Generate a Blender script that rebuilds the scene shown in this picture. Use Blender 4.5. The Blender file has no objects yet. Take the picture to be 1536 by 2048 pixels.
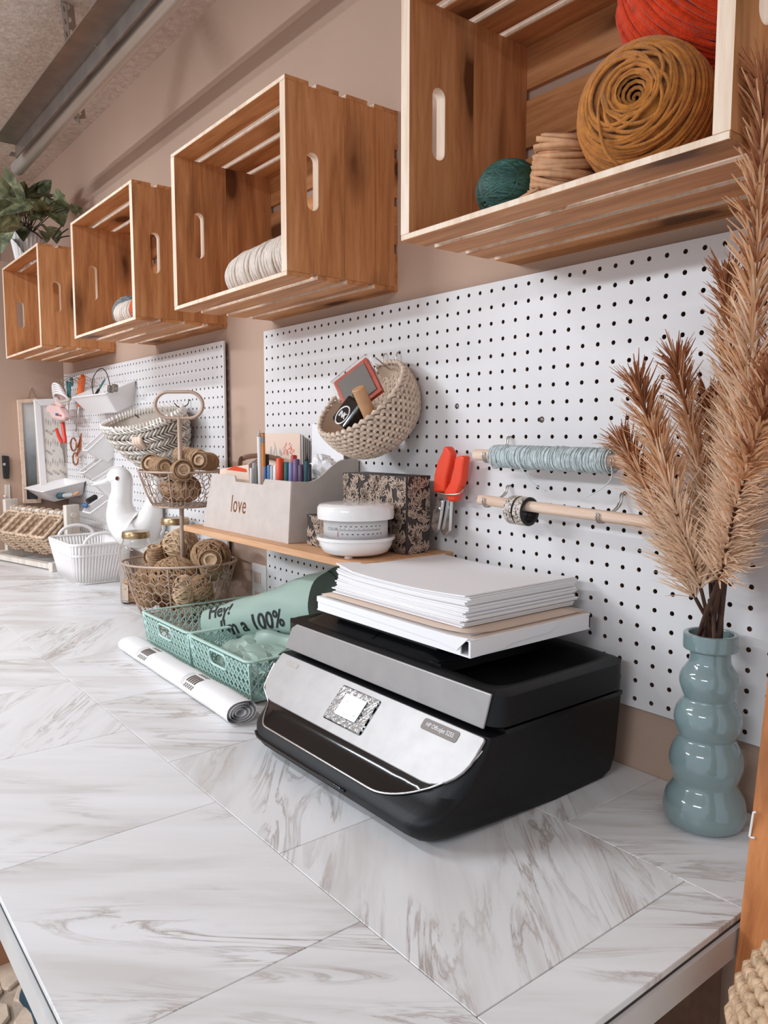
import bpy, math, random
import numpy as np
from mathutils import Matrix, Vector
random.seed(7); RNG = np.random.default_rng(7)
PI = math.pi
scene = bpy.context.scene
COL = scene.collection

# ---------------------------------------------------------------- camera
# solved from the one-inch hole grid of the right pegboard (rms about 1 px)
TZ = 0.91          # table top
WY = 0.016         # back wall plane (front of the pegboards is y = 0)
CAM = (1.58017, -0.90016, 1.37110)
cd = bpy.data.cameras.new('camera'); cam = bpy.data.objects.new('camera', cd); COL.objects.link(cam)
cd.sensor_fit = 'VERTICAL'; cd.sensor_height = 24.0; cd.lens = 1537.62 * 24.0 / 2048.0
cd.clip_start = 0.02
Rr = Vector((0.618691924, 0.785633550, 0.000478132))
Dn = Vector((0.0767762248, -0.0598561110, -0.995250048))
Fw = Vector((-0.781873209, 0.615789876, -0.0973504705))
m3 = Matrix((Rr, -Dn, -Fw)).transposed()
cam.matrix_world = Matrix.Translation(CAM) @ m3.to_4x4()
scene.camera = cam

# ---------------------------------------------------------------- light
scene.view_settings.view_transform = 'Standard'
scene.view_settings.look = 'None'
scene.view_settings.gamma = 1.0
scene.view_settings.use_curve_mapping = False
scene.view_settings.exposure = 0.37
w = bpy.data.worlds.new('world'); scene.world = w; w.use_nodes = True
bg = w.node_tree.nodes['Background']; bg.inputs[0].default_value = (0.81, 0.90, 1.0, 1); bg.inputs[1].default_value = 0.66

LC = (.82, .91, 1.0)
def area(name, loc, target, sx, sy, power, col=(1, .95, .9)):
    l = bpy.data.lights.new(name, 'AREA'); l.shape = 'RECTANGLE'; l.size = sx; l.size_y = sy; l.energy = power; l.color = col
    o = bpy.data.objects.new(name, l); COL.objects.link(o); o.location = loc
    o.rotation_euler = (Vector(target) - Vector(loc)).to_track_quat('-Z', 'Y').to_euler()
    return o
# ceiling LED battens of the garage: one near the bench, one deep in the room
area('ceiling_batten_near_offscreen', (-0.55, -1.32, 2.36), (-0.55, -1.2, 0), 1.2, 0.10, 19, LC)
area('ceiling_batten_far_offscreen', (-1.2, -3.1, 2.36), (-0.9, -2.5, 0), 1.2, 0.14, 64, LC)
area('ceiling_batten_right_offscreen', (1.6, -3.0, 2.36), (1.4, -2.4, 0), 1.2, 0.14, 27, LC)

# ---------------------------------------------------------------- helpers
def lin(c):
    out = []
    for v in c[:3]:
        v = v / 255.0
        out.append(v / 12.92 if v <= 0.04045 else ((v + 0.055) / 1.055) ** 2.4)
    return tuple(out) + (1.0,)

class NT:
    def __init__(s, name):
        s.m = bpy.data.materials.new(name); s.m.use_nodes = True
        s.t = s.m.node_tree; s.b = s.t.nodes['Principled BSDF']
    def n(s, kind, **kw):
        nd = s.t.nodes.new(kind)
        for k, v in kw.items():
            if isinstance(k, str) and hasattr(nd, k): setattr(nd, k, v)
        return nd
    def l(s, a, b): s.t.links.new(a, b)
    def coords(s, scale=(1, 1, 1), rot=(0, 0, 0), rnd=True):
        tc = s.n('ShaderNodeTexCoord'); mp = s.n('ShaderNodeMapping')
        mp.inputs['Scale'].default_value = scale; mp.inputs['Rotation'].default_value = rot
        if rnd:
            oi = s.n('ShaderNodeObjectInfo'); mu = s.n('ShaderNodeMath', operation='MULTIPLY'); mu.inputs[1].default_value = 37.0
            s.l(oi.outputs['Random'], mu.inputs[0])
            ad = s.n('ShaderNodeVectorMath', operation='ADD'); s.l(tc.outputs['Object'], ad.inputs[0]); s.l(mu.outputs[0], ad.inputs[1])
            s.l(ad.outputs[0], mp.inputs['Vector'])
        else: s.l(tc.outputs['Object'], mp.inputs['Vector'])
        return mp.outputs[0]
    def noise(s, vec, scale, detail=4, rough=.55, dist=0):
        nd = s.n('ShaderNodeTexNoise'); nd.inputs['Scale'].default_value = scale; nd.inputs['Detail'].default_value = detail
        nd.inputs['Roughness'].default_value = rough; nd.inputs['Distortion'].default_value = dist
        s.l(vec, nd.inputs['Vector']); return nd.outputs['Fac']
    def ramp(s, fac, stops):
        r = s.n('ShaderNodeValToRGB'); e = r.color_ramp.elements
        while len(e) < len(stops): e.new(0.5)
        for el, (p, c) in zip(e, stops): el.position = p; el.color = c
        s.l(fac, r.inputs['Fac']); return r.outputs['Color']
    def mix(s, fac, a, b, mode='MIX'):
        m = s.n('ShaderNodeMix', data_type='RGBA', blend_type=mode)
        for sock, v in ((0, fac), (6, a), (7, b)):
            if hasattr(v, 'links') or hasattr(v, 'is_output'): s.l(v, m.inputs[sock])
            else: m.inputs[sock].default_value = v
        return m.outputs[2]
    def bump(s, h, strength, dist=.002):
        b = s.n('ShaderNodeBump'); b.inputs['Strength'].default_value = strength; b.inputs['Distance'].default_value = dist
        s.l(h, b.inputs['Height']); s.l(b.outputs[0], s.b.inputs['Normal'])
    def base(s, c):
        if hasattr(c, 'is_output'): s.l(c, s.b.inputs['Base Color'])
        else: s.b.inputs['Base Color'].default_value = c
    def set(s, rough=None, metal=None, spec=None, trans=None, ior=None, coat=None, sheen=None, sss=None):
        for k, v in (('Roughness', rough), ('Metallic', metal), ('Specular IOR Level', spec), ('Transmission Weight', trans), ('IOR', ior), ('Coat Weight', coat), ('Sheen Weight', sheen)):
            if v is not None: s.b.inputs[k].default_value = v
        return s

def mat(name, rgb, rough=.5, metal=0, var=0.0, vscale=8, bump=0, bscale=200, spec=.5, coat=0, sheen=0, stretch=(1, 1, 1)):
    t = NT(name); c = lin(rgb); t.set(rough=rough, metal=metal, spec=spec, coat=coat, sheen=sheen)
    vec = t.coords(stretch) if (var or bump) else None
    if var:
        f = t.noise(vec, vscale)
        lo = tuple(x * (1 - var) for x in c[:3]) + (1,); hi = tuple(min(1, x * (1 + var)) for x in c[:3]) + (1,)
        t.base(t.ramp(f, [(.3, lo), (.7, hi)]))
    else: t.base(c)
    if bump: t.bump(t.noise(vec, bscale, 2), bump)
    return t.m

def wood(name, light, mid, dark, axis='X', knots=True, rough=.55, gs=1.0):
    t = NT(name); t.set(rough=rough, spec=.3)
    st = {'X': (1.2, 14, 14), 'Y': (14, 1.2, 14), 'Z': (14, 14, 1.2)}[axis]
    ks = {'X': (3.4, 9, 9), 'Y': (9, 3.4, 9), 'Z': (9, 9, 3.4)}[axis]
    v = t.coords(tuple(gs * a for a in st)); v2 = t.coords(ks)
    n1 = t.noise(v, 2.2, 6, .6, 1.1)
    fine = t.noise(v, 11, 3, .6)
    col = t.ramp(n1, [(.28, lin(dark)), (.5, lin(mid)), (.72, lin(light))])
    col = t.mix(.22, col, t.ramp(fine, [(.35, lin(dark)), (.65, lin(light))]))
    if knots:
        wp = t.n('ShaderNodeVectorMath', operation='ADD'); nz = t.n('ShaderNodeTexNoise'); nz.inputs['Scale'].default_value = 3
        t.l(v2, nz.inputs['Vector']); sc = t.n('ShaderNodeVectorMath', operation='SCALE'); sc.inputs['Scale'].default_value = .25
        t.l(nz.outputs['Color'], sc.inputs[0]); t.l(v2, wp.inputs[0]); t.l(sc.outputs[0], wp.inputs[1])
        vo = t.n('ShaderNodeTexVoronoi'); vo.inputs['Scale'].default_value = 1.15; t.l(wp.outputs[0], vo.inputs['Vector'])
        k = t.ramp(vo.outputs['Distance'], [(.13, (1, 1, 1, 1)), (.19, (.5, .5, .5, 1)), (.38, (0, 0, 0, 1))])
        dk = tuple(x * .38 for x in lin(dark)[:3]) + (1,)
        col = t.mix(k, col, dk)
    t.base(col); t.bump(fine, .12, .001)
    return t.m

# ---- mesh builder
class MB:
    def __init__(s): s.v = []; s.f = []; s.mi = []
    def add(s, v, f, mi=0):
        o = len(s.v); s.v.extend([tuple(map(float, p)) for p in v]); s.f.extend([tuple(i + o for i in q) for q in f]); s.mi.extend([mi] * len(f)); return s
    def box(s, x0, x1, y0, y1, z0, z1, M=None, mi=0):
        v = [(x0, y0, z0), (x1, y0, z0), (x1, y1, z0), (x0, y1, z0), (x0, y0, z1), (x1, y0, z1), (x1, y1, z1), (x0, y1, z1)]
        if M is not None: v = [M @ Vector(p) for p in v]
        return s.add(v, [(0, 3, 2, 1), (4, 5, 6, 7), (0, 1, 5, 4), (1, 2, 6, 5), (2, 3, 7, 6), (3, 0, 4, 7)], mi)
    def cbox(s, c, size, M=None, mi=0):
        M2 = Matrix.Translation(c) @ (M.to_4x4() if M is not None else Matrix())
        a, b, d = [x / 2 for x in size]
        return s.box(-a, a, -b, b, -d, d, M2, mi)
    def tube(s, path, r, n=6, closed=False, caps=True, flat=1.0, mi=0):
        P = np.asarray(path, float); N = len(P)
        if N < 2: return s
        T = np.empty_like(P)
        if closed: T[:] = np.roll(P, -1, 0) - np.roll(P, 1, 0)
        else: T[1:-1] = P[2:] - P[:-2]; T[0] = P[1] - P[0]; T[-1] = P[-1] - P[-2]
        T /= (np.linalg.norm(T, axis=1, keepdims=True) + 1e-12)
        a = np.array([0, 0, 1.0]) if abs(T[0][2]) < .9 else np.array([1.0, 0, 0])
        u = np.cross(T[0], a); u /= np.linalg.norm(u)
        rr = np.full(N, r) if np.isscalar(r) else np.asarray(r, float)
        th = np.arange(n) * 2 * PI / n + PI / n
        V = np.empty((N, n, 3))
        for i in range(N):
            u = u - T[i] * np.dot(u, T[i]); u /= (np.linalg.norm(u) + 1e-12); w_ = np.cross(T[i], u)
            V[i] = P[i] + rr[i] * (np.cos(th)[:, None] * u + flat * np.sin(th)[:, None] * w_)
        F = []
        M = N if closed else N - 1
        for i in range(M):
            j = (i + 1) % N
            for k in range(n):
                l = (k + 1) % n; F.append((i * n + k, i * n + l, j * n + l, j * n + k))
        if caps and not closed: F.append(tuple(range(n - 1, -1, -1))); F.append(tuple((N - 1) * n + k for k in range(n)))
        return s.add(V.reshape(-1, 3), F, mi)
    def lathe(s, prof, n=32, c=(0, 0, 0), M=None, sx=1, sy=1, closed=False, mi=0):
        V = []; F = []
        for r, z in prof:
            for k in range(n):
                a = 2 * PI * k / n; p = Vector((r * sx * math.cos(a), r * sy * math.sin(a), z))
                if M is not None: p = M @ p
                V.append((p[0] + c[0], p[1] + c[1], p[2] + c[2]))
        m = len(prof)
        for i in range(m if closed else m - 1):
            j = (i + 1) % m
            for k in range(n): l = (k + 1) % n; F.append((i * n + k, i * n + l, j * n + l, j * n + k))
        if not closed:
            if prof[0][0] > 1e-6: F.append(tuple(range(n - 1, -1, -1)))
            if prof[-1][0] > 1e-6: F.append(tuple((m - 1) * n + k for k in range(n)))
        return s.add(V, F, mi)
    def ell(s, c, r, nu=16, nv=10, M=None, mi=0, fn=None):
        V = []; F = []
        for i in range(nv + 1):
            ph = PI * i / nv
            for k in range(nu):
                a = 2 * PI * k / nu
                p = Vector((r[0] * math.sin(ph) * math.cos(a), r[1] * math.sin(ph) * math.sin(a), r[2] * math.cos(ph)))
                if fn: p = Vector(fn(p))
                if M is not None: p = M @ p
                V.append((p[0] + c[0], p[1] + c[1], p[2] + c[2]))
        for i in range(nv):
            for k in range(nu): l = (k + 1) % nu; F.append((i * nu + k, (i + 1) * nu + k, (i + 1) * nu + l, i * nu + l))
        return s.add(V, F, mi)
    def prism(s, poly, t0, t1, fn, mi=0):
        """poly: 2D points (ccw), fn(u, v, t) -> 3D"""
        n = len(poly)
        V = [fn(u, v, t0) for u, v in poly] + [fn(u, v, t1) for u, v in poly]
        F = [tuple(range(n - 1, -1, -1)), tuple(range(n, 2 * n))] + [(i, (i + 1) % n, n + (i + 1) % n, n + i) for i in range(n)]
        return s.add(V, F, mi)
    def ring_plate(s, outer, inner, t0, t1, fn, mi=0):
        n = len(outer)
        V = [fn(u, v, t) for t in (t0, t1) for u, v in outer] + [fn(u, v, t) for t in (t0, t1) for u, v in inner]
        F = []
        for i in range(n):
            j = (i + 1) % n
            F.append((i, i + 2 * n, j + 2 * n, j)); F.append((n + i, n + j, 3 * n + j, 3 * n + i))
            F.append((i, j, n + j, n + i)); F.append((2 * n + i, 3 * n + i, 3 * n + j, 2 * n + j))
        return s.add(V, F, mi)
    def grid(s, fn, nu, nv, cu=False, cv=False, mi=0):
        V = [fn(i / (nu if cu else nu - 1), j / (nv if cv else nv - 1)) for i in range(nu) for j in range(nv)]
        F = []
        for i in range(nu if cu else nu - 1):
            for j in range(nv if cv else nv - 1):
                a, b = (i + 1) % nu, (j + 1) % nv
                F.append((i * nv + j, a * nv + j, a * nv + b, i * nv + b))
        return s.add(V, F, mi)
    def build(s, name, m, parent=None, smooth=False, bev=0, seg=2, loc=None, auto=None):
        root = parent
        while root is not None and root.parent is not None: root = root.parent
        off = root.location.copy() if (root is not None and root.get('_w', 0)) else Vector((0, 0, 0))
        if loc is not None: off = Vector(loc)
        V = np.array(s.v, dtype=float) - np.array(off)
        me = bpy.data.meshes.new(name); me.from_pydata(V.tolist(), [], s.f); me.update()
        mats = m if isinstance(m, (list, tuple)) else [m]
        for x in mats: me.materials.append(MAT[x] if isinstance(x, str) else x)
        if len(mats) > 1: me.polygons.foreach_set('material_index', s.mi)
        if smooth:
            me.polygons.foreach_set('use_smooth', [True] * len(me.polygons))
            if auto is not None:
                try: me.set_sharp_from_angle(angle=math.radians(auto))
                except Exception: pass
        o = bpy.data.objects.new(name, me); COL.objects.link(o)
        if parent is not None: o.parent = parent
        if loc is not None: o.location = loc
        if bev:
            b = o.modifiers.new('bevel', 'BEVEL'); b.width = bev; b.segments = seg; b.limit_method = 'ANGLE'; b.angle_limit = math.radians(40); b.harden_normals = False
            if not smooth: me.polygons.foreach_set('use_smooth', [False] * len(me.polygons))
        return o

def tag(o, label, cat, group=None, kind=None):
    o['label'] = label; o['category'] = cat
    if group: o['group'] = group
    if kind: o['kind'] = kind
    return o
def thing(name, label, cat, loc=(0, 0, 0), rotz=0, group=None, world=True):
    o = bpy.data.objects.new(name, None); COL.objects.link(o); o.empty_display_size = .02
    o.location = loc; o.rotation_euler = (0, 0, rotz); tag(o, label, cat, group)
    if world: o['_w'] = 1
    return o
def struct(name, mb, m, parent=None, **kw):
    o = mb.build(name, m, parent, **kw)
    if parent is None: o['kind'] = 'structure'
    return o
def piece(o, parent):      # re-parent a copy
    c = o.copy(); COL.objects.link(c); c.parent = parent; return c
def rotm(ax, deg): return Matrix.Rotation(math.radians(deg), 3, ax)
def arc(c, r, a0, a1, n, ax='xz'):
    out = []
    for i in range(n):
        a = math.radians(a0 + (a1 - a0) * i / (n - 1)); u, v = r * math.cos(a), r * math.sin(a)
        out.append({'xz': (c[0] + u, c[1], c[2] + v), 'yz': (c[0], c[1] + u, c[2] + v), 'xy': (c[0] + u, c[1] + v, c[2])}[ax])
    return out
def rrect(u0, u1, v0, v1, r, n=5):
    pts = []
    for cu, cv, a in ((u1 - r, v1 - r, 0), (u0 + r, v1 - r, 90), (u0 + r, v0 + r, 180), (u1 - r, v0 + r, 270)):
        for i in range(n):
            t = math.radians(a + 90 * i / (n - 1)); pts.append((cu + r * math.cos(t), cv + r * math.sin(t)))
    return pts
def smooth_path(pts, n=40):
    P = np.array(pts, float); N = len(P); out = []
    for i in range(n):
        t = i / (n - 1) * (N - 1); k = min(int(t), N - 2); f = t - k
        p0, p1, p2, p3 = P[max(k - 1, 0)], P[k], P[k + 1], P[min(k + 2, N - 1)]
        out.append(.5 * ((2 * p1) + (-p0 + p2) * f + (2 * p0 - 5 * p1 + 4 * p2 - p3) * f * f + (-p0 + 3 * p1 - 3 * p2 + p3) * f ** 3))
    return np.array(out)
def text_mesh(s, size, fn, name, m, parent, bold=0.0, shear=0.0, spacing=1.0, sub=0):
    """flat lettering; fn(u, v) -> 3D world point"""
    cu = bpy.data.curves.new('t', 'FONT'); cu.body = s; cu.size = size; cu.offset = bold; cu.shear = shear; cu.space_character = spacing
    cu.align_x = 'CENTER'; cu.align_y = 'CENTER'; cu.resolution_u = 3
    ob = bpy.data.objects.new('t', cu); COL.objects.link(ob)
    dg = bpy.context.evaluated_depsgraph_get(); dg.update()
    me = bpy.data.meshes.new_from_object(ob.evaluated_get(dg))
    if sub:
        import bmesh
        bm = bmesh.new(); bm.from_mesh(me); bmesh.ops.triangulate(bm, faces=bm.faces[:])
        for _ in range(sub):
            lg = [e for e in bm.edges if e.calc_length() > size * .10]
            if lg: bmesh.ops.subdivide_edges(bm, edges=lg, cuts=1); bmesh.ops.triangulate(bm, faces=[f for f in bm.faces if len(f.verts) > 3])
        bm.to_mesh(me); bm.free()
    mb = MB(); mb.add([fn(v.co.x, v.co.y) for v in me.vertices], [tuple(p.vertices) for p in me.polygons])
    bpy.data.objects.remove(ob); bpy.data.curves.remove(cu); bpy.data.meshes.remove(me)
    return mb.build(name, m, parent)

# strands wound round a body
def wound(mb, c, axis, L, r0, n, sr, tilt=.12, pw=2.4, pts=36, sides=4, rmin=0.0, jit=.015, seed=0, core=True, span=1.0, mi=0, ends=True, dimple=.1):
    rg = np.random.default_rng(seed)
    A = np.array(axis, float); A /= np.linalg.norm(A)
    h = np.array([0, 0, 1.0]) if abs(A[2]) < .9 else np.array([1.0, 0, 0])
    U = np.cross(A, h); U /= np.linalg.norm(U); W_ = np.cross(A, U)
    rad = lambda s: rmin + (r0 - rmin) * np.clip(1 - np.abs(s) ** pw, 0, 1) ** (1 / pw)
    c = np.array(c, float)
    if core:
        V = []; ss = np.linspace(-1, 1, 13); k = 18
        for s in ss:
            for q in range(k):
                a = 2 * PI * q / k; V.append(c + A * L * s * .96 + (rad(s) * .955) * (math.cos(a) * U + math.sin(a) * W_))
        F = [(i * k + q, i * k + (q + 1) % k, (i + 1) * k + (q + 1) % k, (i + 1) * k + q) for i in range(12) for q in range(k)]
        mb.add(V, F, mi)
    th = np.linspace(0, 2 * PI, pts, endpoint=False)
    if ends:
        for sg in (-1, 1):
            k = 60; q = np.linspace(0, 1, k); re = rad(.985)
            rr = re * (1 - .9 * q); ta = q * 2 * PI * max(2, re / (sr * 2.1))
            sl = sg * (.985 - dimple * q ** 1.5)
            P = c + (L * sl)[:, None] * A + (rr * np.cos(ta))[:, None] * U + (rr * np.sin(ta))[:, None] * W_
            mb.tube(P, sr, sides, mi=mi)
    for i in range(n):
        s0 = -span + 2 * span * (i + .5) / n + rg.normal() * .02
        t = tilt * (1 if rg.random() < .5 else -1) * (.6 + .6 * rg.random()); ph = rg.random() * 2 * PI
        s = np.clip(s0 + t * np.sin(th + ph), -.985, .985)
        r = rad(s) * (1 + jit * rg.normal())
        P = c + L * s[:, None] * A + (r * np.cos(th))[:, None] * U + (r * np.sin(th))[:, None] * W_
        mb.tube(P, sr, sides, closed=True, mi=mi)
    return mb
def ball(mb, c, r, n, sr, sq=(1, 1, 1), pts=30, sides=4, seed=0, core=True, jit=.03):
    rg = np.random.default_rng(seed); c = np.array(c, float); sq = np.array(sq)
    if core: mb.ell(c, tuple(r * .93 * sq), 16, 10)
    th = np.linspace(0, 2 * PI, pts, endpoint=False)
    base = rg.normal(size=(4, 3))
    for i in range(n):
        A = base[int(i * 4 / n)] + rg.normal(size=3) * .28; A /= np.linalg.norm(A)
        h = rg.normal(size=3); U = np.cross(A, h); U /= np.linalg.norm(U); W_ = np.cross(A, U)
        d = rg.normal() * .35; d = max(-.8, min(.8, d)); q = math.sqrt(1 - d * d)
        rr = r * (1 + jit * rg.random())
        P = c + rr * sq * (d * A + q * (np.cos(th)[:, None] * U + np.sin(th)[:, None] * W_))
        mb.tube(P, sr, sides, closed=True)
    return mb
MAT = {}
def at(px, py, Y):                       # pixel -> point on the plane y = Y
    d = Rr * ((px - 768) / 1537.62) + Dn * ((py - 1024) / 1537.62) + Fw
    return Vector(CAM) + d * ((Y - CAM[1]) / d.y)
def atz(px, py, Z):                      # pixel -> point on the plane z = Z
    d = Rr * ((px - 768) / 1537.62) + Dn * ((py - 1024) / 1537.62) + Fw
    return Vector(CAM) + d * ((Z - CAM[2]) / d.z)
# ================================================================ materials
def mk_wall():
    t = NT('wall_paint'); t.set(rough=.75, spec=.25); v = t.coords(rnd=False)
    t.base(t.ramp(t.noise(v, 1.7, 3), [(.3, lin((183, 153, 134))), (.7, lin((192, 162, 142)))]))
    t.bump(t.noise(v, 120, 3, .6), .22, .002); return t.m
def mk_ceil():
    t = NT('ceiling_texture'); t.set(rough=.85, spec=.2); v = t.coords(rnd=False)
    t.base(t.ramp(t.noise(v, 60, 3), [(.3, lin((206, 188, 176))), (.7, lin((234, 220, 210)))]))
    t.bump(t.noise(v, 75, 3, .6), .7, .006); return t.m
def mk_marble(name, ang):
    t = NT(name); t.set(rough=.32, spec=.4)
    v = t.coords((1, 1, 1)); mp = t.n('ShaderNodeMapping'); mp.inputs['Rotation'].default_value = (0, 0, math.radians(-ang)); t.l(v, mp.inputs['Vector'])
    m2 = t.n('ShaderNodeMapping'); m2.inputs['Scale'].default_value = (3.0, 19, 1); t.l(mp.outputs[0], m2.inputs['Vector'])
    m3_ = t.n('ShaderNodeMapping'); m3_.inputs['Scale'].default_value = (2.0, 6, 1); t.l(mp.outputs[0], m3_.inputs['Vector'])
    n1 = t.noise(m2.outputs[0], 1.25, 7, .62, 1.3); n2 = t.noise(m3_.outputs[0], 1.6, 3, .5, .6)
    vein = t.ramp(n1, [(.455, (0, 0, 0, 1)), (.495, (.85, .85, .85, 1)), (.515, (.35, .35, .35, 1)), (.57, (0, 0, 0, 1))])
    area_ = t.ramp(n2, [(.46, (0, 0, 0, 1)), (.66, (1, 1, 1, 1))])
    f = t.n('ShaderNodeMath', operation='MULTIPLY'); t.l(vein, f.inputs[0]); t.l(area_, f.inputs[1])
    cloud = t.noise(m2.outputs[0], .8, 4, .55, .5)
    basec = t.ramp(cloud, [(.34, lin((213, 208, 205))), (.5, lin((228, 226, 225))), (.7, lin((235, 234, 234)))])
    t.base(t.mix(f.outputs[0], basec, lin((150, 133, 121)))); return t.m
MAT.update(
    wall=mk_wall(), ceil=mk_ceil(), marble_a=mk_marble('marble_tile', 50), marble_b=mk_marble('marble_tile_turned', -38),
    floor=mat('concrete_mortar', (168, 148, 130), .9, var=.2, vscale=30, bump=.5, bscale=120),
    stone=mat('floor_stone', (196, 172, 150), .8, var=.22, vscale=14, bump=.5, bscale=60),
    peg=mat('pegboard_white', (221, 216, 214), .38, var=.02, vscale=20, spec=.4),
    hardboard=mat('hardboard_brown', (96, 68, 50), .8, var=.2, vscale=60),
    pine_x=wood('pine_along', (222, 162, 110), (200, 135, 85), (154, 95, 55), 'X'),
    pine_z=wood('pine_upright', (222, 162, 110), (200, 135, 85), (154, 95, 55), 'Z'),
    pine_dark=wood('pine_back', (222, 162, 110), (200, 135, 85), (154, 95, 55), 'X'),
    pine_edge=wood('pine_sawn_edge', (246, 228, 209), (236, 211, 187), (208, 172, 141), 'Z', knots=False),
    shelf_wood=wood('beech_shelf', (224, 178, 140), (208, 158, 118), (184, 132, 94), 'X', knots=False),
    dowel=wood('dowel_wood', (236, 210, 190), (226, 196, 173), (206, 170, 145), 'X', knots=False, gs=2),
    plank=wood('plank_wood', (212, 142, 88), (193, 122, 70), (152, 88, 46), 'Z'),
    whitewood=wood('whitewashed_wood', (232, 224, 214), (222, 211, 199), (192, 176, 160), 'Z', knots=False),
    steel=mat('steel_wire', (196, 190, 184), .28, 1), galv=mat('galvanised_steel', (150, 142, 136), .38, .9, var=.15, vscale=20),
    track=mat('track_steel', (196, 192, 186), .42, .75, var=.10, vscale=9, stretch=(.3, 4, 4)),
    trackdark=mat('angle_steel', (124, 114, 104), .5, .7, var=.15, vscale=14),
    chrome=mat('chrome', (222, 220, 218), .2, .95), white_wire=mat('white_wire', (232, 226, 220), .4),
    black=mat('black_plastic', (14, 14, 16), .45, var=.1, vscale=300, bump=.15, bscale=900, spec=.3), gloss=mat('gloss_black', (9, 11, 13), .12, spec=.6),
    inkblack=mat('black_print', (24, 22, 22), .6), jet=mat('matte_black', (30, 27, 26), .6),
    whitep=mat('white_plastic', (238, 232, 229), .35), white_gloss=mat('white_glazed', (240, 234, 230), .12, spec=.6, coat=.4),
    paper=mat('paper_white', (236, 232, 231), .8, spec=.2), paper_edge=mat('paper_edges', (236, 232, 231), .85, var=.04, vscale=3, stretch=(1, 1, 420)),
    edge=mat('edge_laminate', (206, 203, 201), .4, var=.08, vscale=14, stretch=(1, 1, .2)), cream=mat('cream_paper', (214, 190, 172), .8), card=mat('card_pink', (226, 198, 178), .75),
)
# ================================================================ the place
struct('wall_back', MB().box(-2.6, 2.3, WY, WY + .1, 0, 2.44), 'wall')
struct('ceiling', MB().box(-2.6, 2.3, -3.4, WY + .1, 2.44, 2.54), 'ceil')
fl = struct('floor', MB().box(-2.6, 2.3, -3.4, WY + .1, -.1, 0), 'floor')
# low partition the bench runs up to (its top ends behind the plant)
struct('wall_left', MB().box(-1.75, -1.65, -1.6, WY - .001, 0, 2.03), 'wall')
struct('wall_end', MB().box(-2.7, -2.6, -3.4, WY + .1, 0, 2.44), 'wall')
# crazy paving on the floor under the bench, as far as the photograph shows it
rg = np.random.default_rng(3)
for i in range(8):
    for j in range(8):
        cx, cy = -.62 + i * .105 + (j % 2) * .05 + rg.normal() * .012, -.78 + j * .092 + rg.normal() * .012
        r = .052 + rg.random() * .008; k = 7; a0 = rg.random() * 2
        poly = [(cx + r * (.85 + .3 * rg.random()) * math.cos(a0 + 2 * PI * q / k), cy + r * (.75 + .3 * rg.random()) * math.sin(a0 + 2 * PI * q / k)) for q in range(k)]
        MB().prism(poly, -.01, .008 + rg.random() * .004, lambda u, v, t: (u, v, t)).build('stone', 'stone', fl, bev=.004, seg=1)

# ---- bench with tiled top
TX0, TX1, TY0, TY1 = -1.648, 1.240, -.751, WY - .001
table = thing('workbench', 'long workbench topped with white marble-look tiles and a dark-lined edge', 'table', (-.2, -.37, 0))
MB().box(TX0, TX1, TY0, TY1, TZ - .036, TZ - .006).build('tabletop', mat('bench_core', (52, 45, 41), .6), table)
R = [(-.488, -.182, .869), (-.182, TY1, .714), (TY0, -.488, .714)]
turned = {(0, .561), (0, .869), (2, .102), (1, .714), (0, -.36), (2, -.51), (1, -.2), (1, -1.1)}
for ri, (y0, y1, xs) in enumerate(R):
    x = xs - .3075 * 12
    while x < TX1:
        a, b = max(x, TX0), min(x + .3075, TX1)
        if b - a > .004:
            t_ = any(ri == q[0] and abs(q[1] - x) < .1 for q in turned)
            g = .0004
            cx, cy = (a + b) / 2, (y0 + y1) / 2
            MB().box(a + g, b - g, y0 + g, y1 - g, TZ - .007, TZ).build('tile', 'marble_b' if t_ else 'marble_a', table, bev=.0006, seg=1)
        x += .3075
for a, b, nm in (((TX0, TX1, TY0 - .004, TY0), 'f', 'edge_strip'), ((TX1, TX1 + .004, TY0 - .004, TY1), 'r', 'edge_strip')):
    MB().box(a[0], a[1], a[2], a[3], TZ - .036, TZ - .0085).build(nm, 'edge', table)
for lx, ly in ((-1.55, -.68), (1.10, -.68), (-1.55, -.06), (1.10, -.06)):
    MB().box(lx - .04, lx + .04, ly - .04, ly + .04, 0, TZ - .036).build('leg', 'hardboard', table, bev=.003)

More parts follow.
